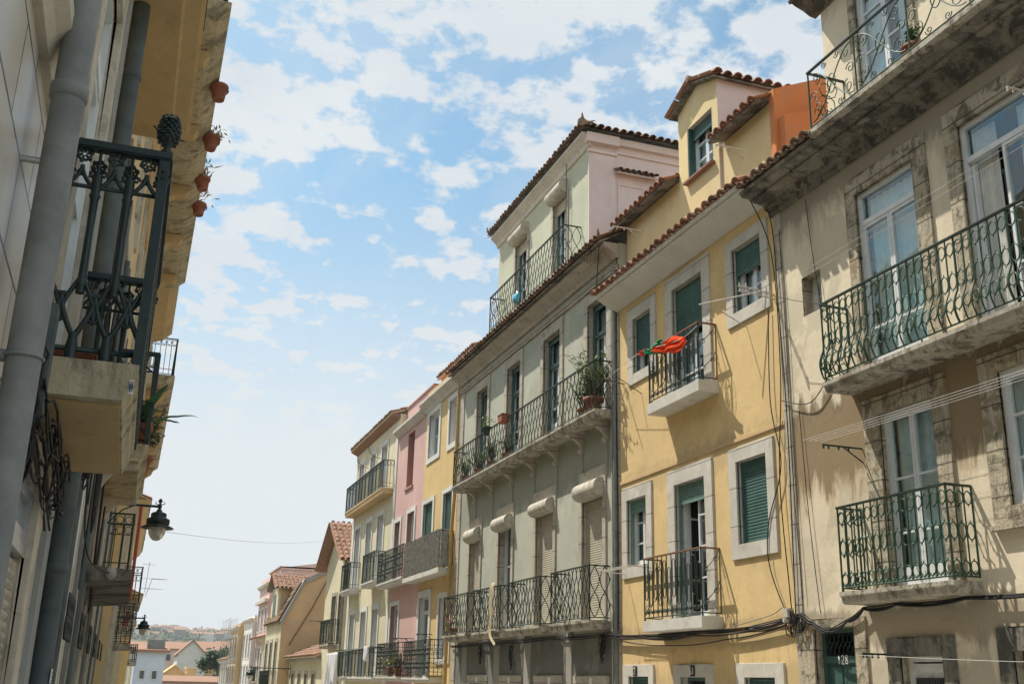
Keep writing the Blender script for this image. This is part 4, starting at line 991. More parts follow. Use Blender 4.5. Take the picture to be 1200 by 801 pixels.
# shop front: roller door with a glazed fanlight over it
m=MB(); k=46; z0=GD(5); hh=(.50-z0)/k; pr=[]
for i in range(k): z=z0+i*hh; pr+=[(.05,z),(.032,z+hh*.25),(.028,z+hh*.5),(.032,z+hh*.75)]
pr.append((.05,.50)); n=len(pr)
m.add([(XL-d,4.25,z) for d,z in pr]+[(XL-d,5.68,z) for d,z in pr],[(i,i+1,i+1+n,i+n) for i in range(n-1)],0,True); m.build('roller_shutter','box_cream',H.e)
H.opening(4.25,5.68,.51,.86,'window',leaves=1,bars=(),set_=.01,frame='galv',glass='frosted')
H.part('shop_surround','left_stone',[(-.03,.02,5.68,5.98,GD(5),1.0),(-.03,.02,3.95,4.25,GD(5),1.0),(-.03,.02,4.25,5.68,.862,1.0)],None,.008)
H.prof('string_course','left_stone',[(.01,1.93),(-.03,1.93),(-.05,1.98),(-.09,2.02),(-.09,2.08),(-.05,2.14),(.01,2.16)],-4,4.15)
H.part('corner_pilaster','left_grey',[(-.03,.01,6.40,6.74,g(6)-.2,9.3)],None,.006)
H.part('pilaster','left_stone',[(-.025,.01,4.40,4.68,1.25,9.3),(-.025,.01,5.95+.34,6.39,.9,9.3)],None,.006)
bb = H.prof('balcony','stained_slab',[(.01,1.245),(-.42,1.245),(-.42,1.20),(-.405,1.185),(-.40,1.15),(-.385,1.13),(-.37,1.085),(.01,1.085)],4.62,6.50)
rl = cast_rail(bb, XL, 4.68, 6.44, 1.25, 1.0, .41, True); pinecone(rl, XL+.41, 4.68, 2.265)
H.part('benchmark_plate','plate_white',[(-.408,-.39,4.612,4.619,1.115,1.175)],bb)
m=MB(); m.tube([(XL+.3985,4.610,1.145+.0)]*1+[(XL+.3985,4.609,1.145)],.002,4)
m=MB(); 
for r in (.022,.010): m.tube([(XL+.399+r*cos(a*pi/8)*.3, 4.608, 1.145+r*sin(a*pi/8)) for a in range(16)],.0018,4,0,True)
m.build('mark','ink_blue',bb)
H.part('soffit_panel','left_soffit',[(-.36,.0,4.70,6.42,1.072,1.084)],bb)
for yc in (4.8,6.3):
    m=MB(); m.prism([(XL,1.08),(XL+.34,1.08),(XL+.30,1.03),(XL+.12,.98),(XL+.05,.90),(XL,.86)],yc-.05,yc+.05)
m=MB(); m.tube([(-.39,3.40,8.9),(-.39,3.40,g(3))],.052,14)
for z in (4.4,2.6,.9): m.tube([(-.39+.055*cos(a*pi/8),3.40+.055*sin(a*pi/8),z) for a in range(16)],.006,5,0,True); m.box(-.5,-.44,3.38,3.42,z-.015,z+.015)
for z in (5.2,3.3,1.78,-.1): m.lathe([(.052,0),(.060,.005),(.060,.05),(.052,.055)],(-.39,3.40,z),14)
m.build('drain_pipe','pipe_grey',H.e)
m=MB(); m.tube([(XL-.01,3.4,1.55),(-.34,3.4,1.55)],.012,5); m.build('pipe_bracket','galv',H.e)
m=MB(); m.tube([(-.43,6.98,4.50),(-.43,6.98,g(7))],.060,14)
for z in (3.9,2.2,.55,-.7): m.lathe([(.060,0),(.068,.005),(.068,.06),(.060,.065)],(-.43,6.98,z),14)
po=m.build('drain_pipe','pipe_dark',H.e)
m=MB(); m.box(-.374,-.366,6.935,6.99,-.07,.01); m.build('sticker','plate_white',po)
m=MB(); 
for q in range(3): m.box(-.3655,-.364,6.945,6.98,-.06+q*.022,-.052+q*.022)
m.build('sticker_print','ink',po)
m=MB(); m.box(XL+.005,XL+.09,4.38,4.50,.92,1.40); m.tube([(XL+.06,4.44,.98),(XL+.05,4.44,.86),(XL+.02,4.45,.80)],.012,5); m.build('meter_box','pipe_dark',H.e,.01)

H = House('ochre_left_house', 'ochre house on the left with a long stained cornice slab carrying flower pots', XL, -1, 6.75, 23.0)
hs=[(7.6,8.6,1.35,3.9),(10.6,11.7,2.35,4.3),(12.6,13.7,2.35,4.3),(15.2,16.3,1.5,4.2),(18.2,19.2,1.5,4.2),(21,22,1.5,4.2)]+[(a,a+1.0,5.2,7.5) for a in (9.6,12.6,15.6,18.6,21.2)]+[(a,a+1.1,GD(12),.55) for a in (7.6,10.2,13.0,16,19,21.5)]+[(a,a+1.0,8.1,10.3) for a in (12.6,15.6,18.6,21.2)]
H.walls(6.751,23.0,None,11.2,'left_ochre',hs,'left_stone',split=1.0,base='left_grey')
for q in hs[:11]+hs[17:]: H.opening(*q,sur=(.18,.18,.2,0),surmat='left_stone',bars=(.35,.7),transom=q[3]-.5,set_=.04)
for q in hs[11:17]: street_door(H,q[0],q[1],.55,.2,sur=(.22,.22,.2),surmat='left_stone')
H.part('pilaster','left_stone',[(-.05,.01,a,a+.22,g(12)-.5,4.4) for a in (7.25,8.86,9.47,11.9,14.2,14.7,16.8,17.6,19.8,20.4)],None,.006)
for i,a in enumerate((7.5,8.72,9.85,10.05,11.4,11.62,12.85,14.35,15.0,17.1,18.7,21.0)):
    m=MB(); m.tube([(XL+.035,a,g(a)),(XL+.035,a,4.2)],.022+.012*(i%3),8); m.build('drain_pipe',('pipe_grey','pipe_dark','cable_grey')[i%3],H.e)
H.part('tiled_dado','white_azulejo',[(-.045,.01,9.12,9.46,g(9)-.2,2.0),(-.045,.01,9.7,10.1,g(9)-.2,1.2),(-.02,.01,12.15,12.55,g(12)-.2,.85)])
bl = H.prof('balcony','left_soffit',[(.01,4.66),(-.50,4.66),(-.50,4.60),(-.47,4.585),(-.47,4.54),(-.36,4.52),(-.34,4.50),(.01,4.50)],6.2,9.0)
railing(bl,XL,-1,6.25,8.95,4.66,1.0,.485,'bars','iron_green',(True,True))
for yc in (6.45,8.75):
    m=MB(); m.tube([(XL+.2,yc,4.49),(XL+.32,yc+.15,4.46),(XL+.46,yc+.2,4.50)],.006,5); m.build('cable','cable_black',bl)
bl = H.prof('balcony','stained_slab',[(.01,8.05),(-.80,8.05),(-.80,7.96),(-.76,7.93),(-.66,7.84),(-.58,7.80),(-.50,7.79),(.01,7.78)],12.0,22.4,None)
railing(bl,XL,-1,12.05,22.3,8.05,1.0,.74,'bars','iron_green',(True,True))
for yc in (12.9,15.0,17.2,19.4,21.6):
    m=MB(); m.prism([(XL,7.779),(XL+.62,7.779),(XL+.62,7.70),(XL+.56,7.62),(XL+.40,7.60),(XL+.30,7.52),(XL+.22,7.36),(XL+.10,7.28),(XL,7.25)],yc-.11,yc+.11); m.build('corbel','left_soffit',bl)
H.prof('cornice','left_soffit',[(.01,7.05),(-.04,7.05),(-.10,7.15),(-.12,7.25),(.01,7.25)],9.0,23.0)
bl = H.prof('balcony','stained_slab',[(.01,2.28),(-.50,2.28),(-.50,2.22),(-.46,2.18),(-.42,2.10),(.01,2.10)],11.6,14.6)
cast_rail(bl,XL,11.66,14.54,2.28,1.0,.47,False,True)
for yc in (11.8,14.35):
    m=MB(); O_=[(XL,2.099),(XL+.44,2.099),(XL+.44,2.04)]+[(XL+.42-.38*sin(pi/2*t/8)*1.0,2.03-.52*(1-cos(pi/2*t/8))) for t in range(9)]+[(XL,1.50)]
    I_=[(XL+.06+.28*(1-t/8),2.03-.04-.40*(1-cos(pi/2*(1-(1-t/8))))*.9) for t in range(9)]
    m.prism([(XL,2.099),(XL+.44,2.099),(XL+.44,2.035),(XL+.30,2.03)]+[(XL+.30-.26*sin(pi/2*t/8),2.03-.46*(1-cos(pi/2*t/8))) for t in range(9)]+[(XL,1.50)],yc-.05,yc+.05); m.build('corbel','left_stone',bl)
H.prof('canopy','stone_dark',[(.01,1.02),(-.50,.98),(-.50,.88),(.01,.84)],11.5,15.9)
balcony(H,18.2,19.6,1.35,1.48,.45,.95,'bars','iron_green','stained_slab')

H = House('grey_left_house', 'tall weathered house on the left with a high jutting balcony slab', -.3, -1, 23.0, 45.0)
hs=[(a,a+1.1,b,c) for a in (24,27,30.5,34,37.5,41) for b,c in ((-.2,2.2),(3.4,5.8),(7.45,9.6))]
H.walls(23.001,45.0,None,10.3,'left_ochre',hs,'left_stone',split=3.0,base='left_stone')
for q in hs: H.opening(*q,sur=(.18,.18,.2,0),surmat='left_stone',bars=(.5,),set_=.04)
H.prof('cornice','left_soffit',[(.01,8.0),(-.3,8.1),(-.50,8.3),(-.50,8.6),(.01,8.6)],23.0,27.4)
bl=H.prof('balcony','stained_slab',[(.01,7.42),(-.72,7.42),(-.72,7.30),(-.6,7.2),(.01,7.15)],28.2,41.5); railing(bl,-.3,-1,28.3,41.4,7.42,1.02,.68,'bars','iron_green')
for yc in (29,31.5,34,36.5,39,41):
    m=MB(); m.prism([(-.3,7.149),(.28,7.149),(.2,6.95),(.0,6.8),(-.3,6.6)],yc-.12,yc+.12); m.build('corbel','left_soffit',bl)
bl=H.prof('balcony','slab_grey',[(.01,2.0),(-.62,2.0),(-.62,1.86),(.01,1.84)],34.0,37.0); railing(bl,-.3,-1,34.05,36.95,2.0,1.0,.58,'bars','iron_green')
bl=H.prof('balcony','slab_grey',[(.01,.70),(-.48,.70),(-.48,.56),(.01,.54)],29.6,31.4); railing(bl,-.3,-1,29.65,31.35,.70,1.0,.45,'lace','iron_green')
H.part('pilaster','left_stone',[(-.06,.01,a,a+.3,g(30)-.5,7.0) for a in (23.1,26.0,29.0,32.6,36.2,39.8,44.6)],None)
H = House('rear_left_house', 'lower house further down the left side with a red drain pipe at its corner', -.1, -1, 45.0, 66.0)
hs=[(a,a+1.1,b,c) for a in (46,49,52.5,56,60,63.5) for b,c in ((-1.2,1.0),(2.0,4.2))]
H.walls(45.001,66.0,None,6.6,'far_cream',hs,'left_stone')
for q in hs: H.opening(*q,sur=(.18,.18,.2,0),surmat='left_stone',bars=(.5,),set_=.04)
for a in (46,52.3,60): bl=H.prof('balcony','slab_grey',[(.01,1.95),(-.5,1.95),(-.5,1.8),(.01,1.8)],a-.3,a+1.6); railing(bl,-.1,-1,a-.25,a+1.55,1.95,1.0,.46,'bars','iron_green')
H.prof('cornice','left_soffit',[(.01,6.2),(-.15,6.25),(-.4,6.5),(-.4,6.62),(.01,6.62)],45.0,66.05)
roof(H,'roof',(.35,45,6.63),(0,1,0),21,(-1,0,.4),2.0,('clay_far','far_cream'),.26,.45)
m=MB(); m.tube([(.02,44.9,6.3),(.02,44.9,1.9),(-.05,44.9,1.7)],.065,8); m.build('drain_pipe','pipe_red',H.e)
H = House('yellow_left_house', 'small warm yellow house at the far end of the left side', .35, -1, 66.0, 84.0)
hs=[(a,a+1.1,b,c) for a in (67,71,75,79.5) for b,c in ((-2.6,-.8),(.6,2.6))]
H.walls(66.001,84.0,None,4.2,'far_yellow',hs,'left_stone')
for q in hs: H.opening(*q,sur=(.18,.18,.2,0),surmat='left_stone',bars=(.5,),set_=.04)
for a in (67,75): bl=H.prof('balcony','slab_grey',[(.01,.55),(-.5,.55),(-.5,.4),(.01,.4)],a-.3,a+1.6); railing(bl,.35,-1,a-.25,a+1.55,.55,1.0,.46,'bars','iron_green')
roof(H,'roof',(.72,66,4.22),(0,1,0),18,(-1,0,.4),2.0,('clay_far','far_cream'),.26,.45)
m=MB(); m.tube([(.72,60,4.0),(.80,60,5.6)],.015,5)
for zz,L in ((5.45,.5),(4.72,.9),(4.22,.8)):
    m.tube([(.45,60,zz),(.45+L*1.3,60,zz-.02)],.010,5)
m.tube([(.78,60,3.8),(1.03,60,4.75)],.014,5); m.tube([(1.0,60,4.74),(1.8,60,4.71)],.012,5); m.tube([(.8,60,4.2),(1.62,60,4.2)],.012,5)
tag(m.build('antenna','steel',loc=(.72,60,4)),'thin television antenna on the far left rooftops against the sky','antenna')

# ------------------------------------------------------------------ street lamps
def lamp(x, y, z, xw, k, label, s=1):
    """wall lantern: arm from the wall at xw, lantern hanging from (x,y,z)"""
    t = thing('street_lamp',(xw,y,z),label,'street lamp','wall lanterns with black hoods and glass bowls')
    m=MB(); sg = 1 if x>xw else -1
    m.tube([(xw,y,z),(x+sg*.02,y,z)],.020*k,8); m.tube([(xw,y,z-.35*k),(xw+sg*.10,y,z-.25*k),(xw+sg*.25,y,z-.08*k),(xw+sg*.42,y,z)],.012*k,6)
    m.box(xw-.012,xw+.012,y-.05,y+.05,z-.45*k,z+.2*k); m.build('bracket','iron_green',t)
    m=MB(); m.lathe([(.012,.12),(.035,.08),(.012,.05),(.03,.02),(.03,-.02),(.012,-.04)][::-1],(x,y,z),8)
    for a in range(4): m.tube([(x,y,z+.02),(x+.07*k*cos(a*pi/2),y+.07*k*sin(a*pi/2),z+.045),(x+.06*k*cos(a*pi/2),y+.06*k*sin(a*pi/2),z+.075)],.007,5)
    m.build('finial','iron_green',t)
    m=MB(); P=[(.03,-.04),(.05,-.08),(.105,-.10),(.115,-.115),(.115,-.16),(.13,-.175),(.165,-.19),(.17,-.20),(.17,-.265),(.15,-.275),(.235,-.315),(.24,-.33),(.12,-.31)]
    m.lathe([(r*k,h*k) for r,h in P],(x,y,z),20); m.build('lamp_hood','iron_cast',t)
    m=MB(); P=[(.125,-.315),(.128,-.35),(.118,-.41),(.09,-.47),(.05,-.505),(.012,-.515)]
    m.lathe([(r*k,h*k) for r,h in P],(x,y,z),18); m.build('lamp_glass','globe',t)
    return t
lamp(.27,17.0,2.41,-.5,1.0,'black street lantern hanging nearest, from the wall on the left')
lamp(.53,36.0,1.62,-.3,1.0,'smaller looking black street lantern further down the left wall')
lamp(6.75,62.0,.42,8.9,1.25,'street lantern low on the right, in front of the far cream houses')

# ------------------------------------------------------------------ plants and pots
def pot(name, x,y,z, r, h, mat, label, cat='flower pot', group=None, plant=None, box=None):
    t = thing(name,(x,y,z),label,cat,group)
    m=MB()
    if box: m.box(x-r,x+r,y-box,y+box,z,z+h*.82); m.box(x-r-.012,x+r+.012,y-box-.012,y+box+.012,z+h*.82,z+h); m.build('pot',mat,t,.012)
    else:
        m.lathe([(r*.66,0),(r*.90,h*.76),(r*1.06,h*.77),(r*1.08,h*.99),(r*.96,h),(r*.9,h*.9)],(x,y,z),18); m.build('pot',mat,t)
    if plant:
        kind,sz,mat2 = plant[:3]; m=MB(); rnd=random.Random(int(abs(x*31+y*77)*10)); zz=z+h*.9
        if kind=='bush':
            sm=MB()
            for i in range(int(26*sz)+8):
                a=rnd.uniform(0,2*pi); ro=r*.5; tip=Vector((x+rnd.gauss(0,.26*sz),y+rnd.gauss(0,.30*sz),zz+rnd.uniform(.35,1.0)*sz)); b=Vector((x+ro*cos(a)*.5,y+ro*sin(a)*.5,zz-.03)); mid=(b+tip)/2+Vector((0,0,.08*sz))
                sm.tube([b,mid,tip],[.008,.006,.003],4)
                for q in range(16):
                    t_=rnd.uniform(.35,1.0); p=b.lerp(mid,t_*2) if t_<.5 else mid.lerp(tip,t_*2-1)
                    leaf(m,p,rnd,rnd.uniform(.07,.12)*(.6+.4*sz),.018)
            sm.build('stem','bark',t)
        elif kind=='tuft':
            for i in range(60): leaf(m,Vector((x+rnd.gauss(0,r*.6),y+rnd.gauss(0,r*.8),zz+rnd.uniform(0,.14*sz))),rnd,.07*sz,.016)
        elif kind=='yucca':
            for i in range(20):
                a=rnd.uniform(0,2*pi); up=rnd.uniform(.5,1.4); L=rnd.uniform(.4,.75)*sz; w=.05
                ax=Vector((cos(a)*cos(up),sin(a)*cos(up),sin(up))); sd=ax.cross(Vector((0,0,1))).normalized(); pv=[]
                for q in range(9):
                    f=q/8; p=Vector((x,y,zz+rnd.uniform(0,.02)))+ax*L*f+Vector((0,0,-.28*L*f*f)); ww=w*(sin(pi*min(1,f*.82+.18))**.7)+.001
                    pv+=[p-sd*ww,p+sd*ww+Vector((0,0,.0))]
                m.add(pv,[(2*q,2*q+1,2*q+3,2*q+2) for q in range(8)],0,True)
        elif kind=='flowers':
            for i in range(70): leaf(m,Vector((x+rnd.gauss(0,r),y+rnd.gauss(0,r),zz+rnd.uniform(0,.30*sz))),rnd,.06,.02)
            fm=MB()
            for i in range(26): leaf(fm,Vector((x+rnd.gauss(0,r*.9),y+rnd.gauss(0,r),zz+rnd.uniform(.12,.38*sz))),rnd,.055,.03)
            fm.build('flower',plant[3] if len(plant)>3 else 'petal_yellow',t)
        m.build('foliage',mat2,t)
    return t
def leaf(m, p, rnd, L, w):
    a=rnd.uniform(0,2*pi); e=rnd.uniform(-.5,1.0); ax=Vector((cos(a)*cos(e),sin(a)*cos(e),sin(e))); sd=ax.cross(Vector((rnd.uniform(-.4,.4),rnd.uniform(-.4,.4),1))).normalized()
    m.add([p,p+ax*L*.5-sd*w,p+ax*L,p+ax*L*.5+sd*w],[(0,1,2,3)])
for (x,y,z,pl,lb) in ((.38,13.84,7.70,None,'nearest of the terracotta pots hung outside the high slab on the left'),(.38,15.4,7.70,('tuft',1.2,'leaf_dry'),'terracotta pot with a short dry plant, second nearest on the high slab'),
                      (.38,16.98,7.72,('tuft',2.0,'leaf_dry'),'terracotta pot with a brown spreading plant hung on the high slab'),(.38,18.1,7.74,('tuft',1.8,'leaf_dry'),'farthest terracotta pot on the high slab, with a thin sprig')):
    t=pot('flower_pot',x-.06,y,z-.02,.125,.22,'terracotta',lb,'flower pot','terracotta pots hung along the high cornice slab',pl)
    m=MB(); m.tube([(x+.125*cos(a*pi/8),y+.125*sin(a*pi/8),z+.17) for a in range(16)],.008,5,0,True); m.tube([(x-.12,y,z+.17),(x-.16,y,z+.3),(x-.17,y,z+.19)],.008,5); m.build('ring','rust',t); t.rotation_euler=(random.uniform(-.12,.12),random.uniform(.02,.2),random.uniform(0,3))
pot('planter',-.40,5.45,1.255,.10,.20,'terracotta','terracotta trough on the floor of the near cast iron balcony','planter',box=.22)
pot('potted_plant',-.28,5.95,1.255,.10,.16,'terracotta','small pot with broad green leaves in the far corner of the near cast iron balcony','potted plant',plant=('yucca',.42,'leaf_yucca'))
pot('yucca',-.14,12.0,2.29,.15,.28,'terracotta','tall potted yucca with long arching leaves on the second left balcony','potted plant',plant=('yucca',1.15,'leaf_yucca'))
pot('yucca',-.16,12.9,2.29,.15,.28,'terracotta','potted yucca behind the larger one on the second left balcony','potted plant',plant=('yucca',1.1,'leaf_yucca'))
pot('potted_plant',.0-.08,13.7,2.29,.14,.26,'terracotta','bushy plant crowding the far end of the second left balcony','potted plant',plant=('bush',.8,'leaf_dark'))
pot('oleander',8.74,19.95,5.41,.21,.34,'terracotta','tall leafy shrub in a big terracotta pot at the near end of the long balcony','potted plant',plant=('bush',1.3,'leaf'))
pot('potted_plant',8.78,20.55,5.41,.15,.24,'terracotta','smaller leafy shrub beside the tall one at the near end of the long balcony','potted plant',plant=('bush',.75,'leaf'))
pot('flower_pot',8.52,25.2,6.33,.11,.22,'terracotta','square terracotta pot hooked on the rail of the long balcony','flower pot',box=.17)
pot('flower_pot',8.50,26.55,6.28,.11,.24,'pot_dark','dark pot with bright green sprouts hooked on the rail of the long balcony','flower pot',plant=('tuft',1.8,'leaf'))
pot('potted_plant',8.74,25.55,5.41,.13,.22,'terracotta','terracotta pot with trailing leaves on the long balcony floor, right of the hanging pots','potted plant',plant=('bush',.5,'leaf_dark'))
pot('potted_plant',8.74,26.7,5.41,.13,.22,'terracotta','potted plant standing behind the railing below the dark hanging pot','potted plant',plant=('bush',.62,'leaf_dark'))
pot('potted_plant',8.74,27.9,5.41,.13,.22,'terracotta','leafy potted plant near the far end of the long balcony','potted plant',plant=('bush',.6,'leaf'))
pot('potted_plant',8.74,29.1,5.41,.13,.22,'terracotta','potted plant in the far corner of the long balcony','potted plant',plant=('bush',.55,'leaf'))
pot('potted_plant',8.72,29.7,1.21,.12,.2,'terracotta','pot of magenta flowers on the farthest small balcony of the green house','potted plant',plant=('flowers',.8,'leaf_dark','petal_magenta'))
pot('potted_plant',8.70,35.95,.09,.15,.26,'terracotta','green shrub in a pot on the lowest balcony of the pink house','potted plant',plant=('bush',.6,'leaf'))
pot('potted_plant',8.68,37.0,.09,.14,.3,'terracotta','pot of yellow flowers on the lowest balcony of the pink house','potted plant',plant=('flowers',1.0,'leaf','petal_yellow'))
pot('potted_plant',8.60,9.45,7.61,.16,.24,'terracotta','pot standing behind the scrollwork of the top balcony of the cream house','potted plant',plant=('bush',.3,'leaf_dark'))

# tuft of dry weeds at the roof corner of the green house
m=MB(); rnd=random.Random(5)
for i in range(150):
    b=Vector((8.55+rnd.uniform(0,.3),19.4+rnd.uniform(-.1,.7),8.86+rnd.uniform(-.05,.05))); tip=b+Vector((rnd.uniform(-.25,.1),rnd.uniform(-.25,.25),rnd.uniform(-.1,.35))); m.tube([b,(b+tip)/2+Vector((0,0,.05)),tip],.003,3,0,False,False,False)
tag(m.build('dry_weeds','leaf_dry',loc=(8.6,19.7,8.9)),'tuft of dry straw-coloured weeds in the gutter between the green and yellow houses','weeds')

# ------------------------------------------------------------------ cloths
def cloth(name, P, mat, label, cat, group=None, cols=14, rows=16, amp=.04, seed=1, mats=None):
    """P: (x,y0,y1,z_top,length) hanging sheet with folds, given thickness"""
    x,y0,y1,zt,L = P; rnd=random.Random(seed); m=MB(); vs=[]; ph=[rnd.uniform(0,6) for _ in range(4)]
    for r in range(rows+1):
        for c in range(cols+1):
            u=c/cols; v=r/rows; f=amp*(.3+v)
            vs.append((x+f*sin(u*17+ph[0]+v*1.2)+f*.6*sin(u*31+ph[1]), y0+(y1-y0)*(u+(.5-u)*.14*v)+.02*sin(v*7+ph[2]), zt-L*v*(1+.05*sin(u*6+ph[3]))))
    m.add(vs,[(r*(cols+1)+c,r*(cols+1)+c+1,(r+1)*(cols+1)+c+1,(r+1)*(cols+1)+c) for r in range(rows) for c in range(cols)],0,True)
    o=m.build(name,mat,loc=(x,y0,zt)); so=o.modifiers.new('thick','SOLIDIFY'); so.thickness=.006
    return tag(o,label,cat,group)
cloth('sheet',(8.30,45.7,47.3,.98,1.35),'cloth_white','larger white sheet hung out beyond the railing, left of the pair','laundry','white washing on the far right line',cols=22,amp=.07,seed=3)
cloth('sheet',(8.22,44.4,45.5,.98,1.2),'cloth_white','narrower white sheet hung beside the larger one','laundry','white washing on the far right line',amp=.06,seed=5)
cloth('towel',(8.40,39.5,40.3,1.12,.50),'cloth_white','small white towel slung over the rail on its own','laundry','white washing on the far right line',amp=.04,seed=9)
wire('clothes_line',[(8.35,39.2,1.1),(8.26,48.9,1.02)],.006,'cord_white','cord carrying the white sheets outside the far cream house','clothes line',sag=.05)
m=MB(); rnd=random.Random(2); pts=[(8.55,25.72,2.36),(8.48,25.74,2.30),(8.50,25.78,1.9),(8.50,25.70,1.5),(8.48,25.74,1.2),(8.46,25.66,1.02),(8.47,25.45,.93),(8.46,25.28,.84)]
wd=[.07,.15,.12,.09,.10,.09,.12,.08]; vs=[]
for (p,w) in zip(pts,wd):
    for c in range(7):
        u=c/6-.5; vs.append((p[0]+.025*sin(c*2.1+p[2]*3),p[1]+u*2*w,p[2]+.01*cos(c)))
m.add(vs,[(r*7+c,r*7+c+1,(r+1)*7+c+1,(r+1)*7+c) for r in range(len(pts)-1) for c in range(6)],0,True)
o=m.build('cloth_strip','cloth_tan',loc=pts[0]); o.modifiers.new('thick','SOLIDIFY').thickness=.01
sb=o.modifiers.new('sub','SUBSURF'); sb.levels=sb.render_levels=1
tag(o,'long twisted tan cloth strip dangling over a low balcony rail of the green house','cloth')
# red and green flag blown up by the wind
t=thing('flag',(8.6,17.2,6.0),'red and green cloth flag blown out sideways above the upper scrollwork balcony','flag')
def blob(m,pts,rr,n=12,flat=.45,seed=0,mat=0):
    rnd=random.Random(seed); vs=[]; k=len(pts)
    for i,(p,r) in enumerate(zip(pts,rr)):
        for j in range(n):
            a=2*pi*j/n; q=r*(1+.16*sin(3*a+i*1.1)+.08*sin(5*a-i*1.7)); vs.append((p[0]+q*flat*cos(a),p[1]+.04*sin(a*2+i),p[2]+q*sin(a)))
    m.add(vs,[(i*n+j,i*n+(j+1)%n,(i+1)*n+(j+1)%n,(i+1)*n+j) for i in range(k-1) for j in range(n)],mat,True); m.add(vs[:n],[tuple(range(n))],mat); m.add(vs[-n:],[tuple(range(n))],mat)
def sheet(m,ya,yb,za,zb,hs,seed,fold=.05):
    rnd=random.Random(seed); n=26; k=14; p0=[rnd.uniform(0,6) for _ in range(4)]; vs=[]
    for i in range(n+1):
        u=i/n; f=u*(len(hs)-1); q=min(int(f),len(hs)-2); hh=hs[q]+(hs[q+1]-hs[q])*(f-q)
        for j in range(k+1):
            v=j/k-.5; edge=1+.10*sin(u*19+p0[0])*abs(v)*2
            vs.append((8.45+fold*sin(v*15+u*5+p0[1])*(.5+.5*cos(v*3))+.03*sin(u*13+p0[2]), ya+(yb-ya)*u+.03*sin(v*9+p0[3]), za+(zb-za)*u+v*2*hh*edge+.012*sin(v*22+u*9)))
    m.add(vs,[(i*(k+1)+j,i*(k+1)+j+1,(i+1)*(k+1)+j+1,(i+1)*(k+1)+j) for i in range(n) for j in range(k)],0,True)
def solid(o,th=.008):
    o.modifiers.new('thick','SOLIDIFY').thickness=th
m=MB(); sheet(m,15.34,16.56,5.62,5.80,[.05,.105,.13,.135,.13,.12,.095,.065,.035],1,.02); solid(m.build('red_field','cloth_orange',t))
m=MB(); sheet(m,16.48,16.98,5.79,5.88,[.03,.06,.045,.06,.04,.05,.025],2,.02); sheet(m,16.30,16.6,5.92,5.84,[.012,.03,.035,.02],3,.02); solid(m.build('green_field','cloth_green',t))
m=MB(); sheet(m,16.95,17.18,5.88,5.90,[.025,.05,.025,.045,.015],4,.02); solid(m.build('red_tip','cloth_red',t))
wire('clothes_line',[(8.6,19.0,5.9),(8.45,17.2,5.92),(8.45,15.6,5.72),(8.62,15.27,5.90)],.005,'cord_white','thin cord holding the red and green flag','cord',n=6)
m=MB(); m.tube([(9.0,19.0,5.85),(8.45,18.9,5.88)],.013,5); m.tube([(9.0,18.2,5.45),(8.6,18.5,5.83)],.009,5)
tag(m.build('clothes_bracket','rust',loc=(9,19,5.85)),'rusty clothes bracket by the upper left window of the yellow house','bracket')
m=MB(); rnd=random.Random(8); cc=Vector((8.98,25.9,10.05))
blob(m,[(9.02,25.72+i*.045,10.06+.03*sin(i*2.1)) for i in range(9)],[.05,.12,.08,.14,.10,.13,.07,.10,.03],n=9,flat=.6,seed=3)
tag(m.build('plastic_bag','bag_blue',loc=cc),'blue and white plastic bag caught on the attic balcony railing','bag')

# ------------------------------------------------------------------ cables and lines
F = D-.07
def bundle(pts, n, label, seed, r=.011, sp=.03):
    rnd=random.Random(seed); m=MB()
    for k in range(n):
        off=Vector((rnd.uniform(-.02,.0),0,rnd.uniform(-sp,sp))); Q=[]
        for i,(a,b) in enumerate(zip(pts,pts[1:])):
            sg=rnd.uniform(.0,.05)
            for q in range(10):
                t=q/10; Q.append(tuple(Vector(a).lerp(Vector(b),t)+off+Vector((0,0,-sg*4*t*(1-t)))))
        Q.append(tuple(Vector(pts[-1])+off)); m.tube(Q,r*rnd.uniform(.6,1.1),5)
    return tag(m.build('cable_bundle','cable_black',loc=pts[0]),label,'cables')
bundle([(F,19.9,.92),(F,18.04,.84),(F,16.25,.84),(F,14.46,.85),(F,13.43,.94)],8,'black cable bundle running along the yellow house under the lower balcony',1,.012,.045)
bundle([(F,13.40,.90),(F,13.1,1.0),(F,12.85,.86),(F,12.5,.74),(F,12.1,.86),(F,11.74,1.0),(F,11.1,1.02),(F,9.9,1.02),(F,8.6,1.0),(F,5,.95)],6,'black cable bundle looping past the number 128 door along the cream house',2,.012,.03)
bundle([(F,30.6,.94),(F,27.8,.96),(F,25.8,.93),(F,22.8,.95),(F,19.9,.93)],5,'black cable bundle under the small balconies of the green house',3,.012,.03)
wire('cable',[(F,19.1,.80),(F,17.06,.67),(F,15.2,.72),(F,13.5,.87)],.010,'cable_black','single slack black cable below the bundle on the yellow house',sag=.03)
for i,(y,z0,n,lb) in enumerate(((27.75,.95,5,'coil of black cable hanging on the second pier of the green house'),(25.3,.85,3,'short coil of cable beside the tan cloth strip'),(19.9,.95,8,'thick tangle of cable hanging at the near corner of the green house'))):
    m=MB(); rnd=random.Random(20+i)
    for k in range(n):
        w=rnd.uniform(.03,.09); L=rnd.uniform(.3,.62); yo=rnd.uniform(-.06,.06)
        m.tube([(F-rnd.uniform(0,.05),y+yo+w*sin(2*pi*q/16),z0-L/2+L/2*cos(2*pi*q/16)) for q in range(16)],.009,5,0,True)
    tag(m.build('cable_coil','cable_black',loc=(F,y,z0)),lb,'cable coil')
m=MB(); rnd=random.Random(31)
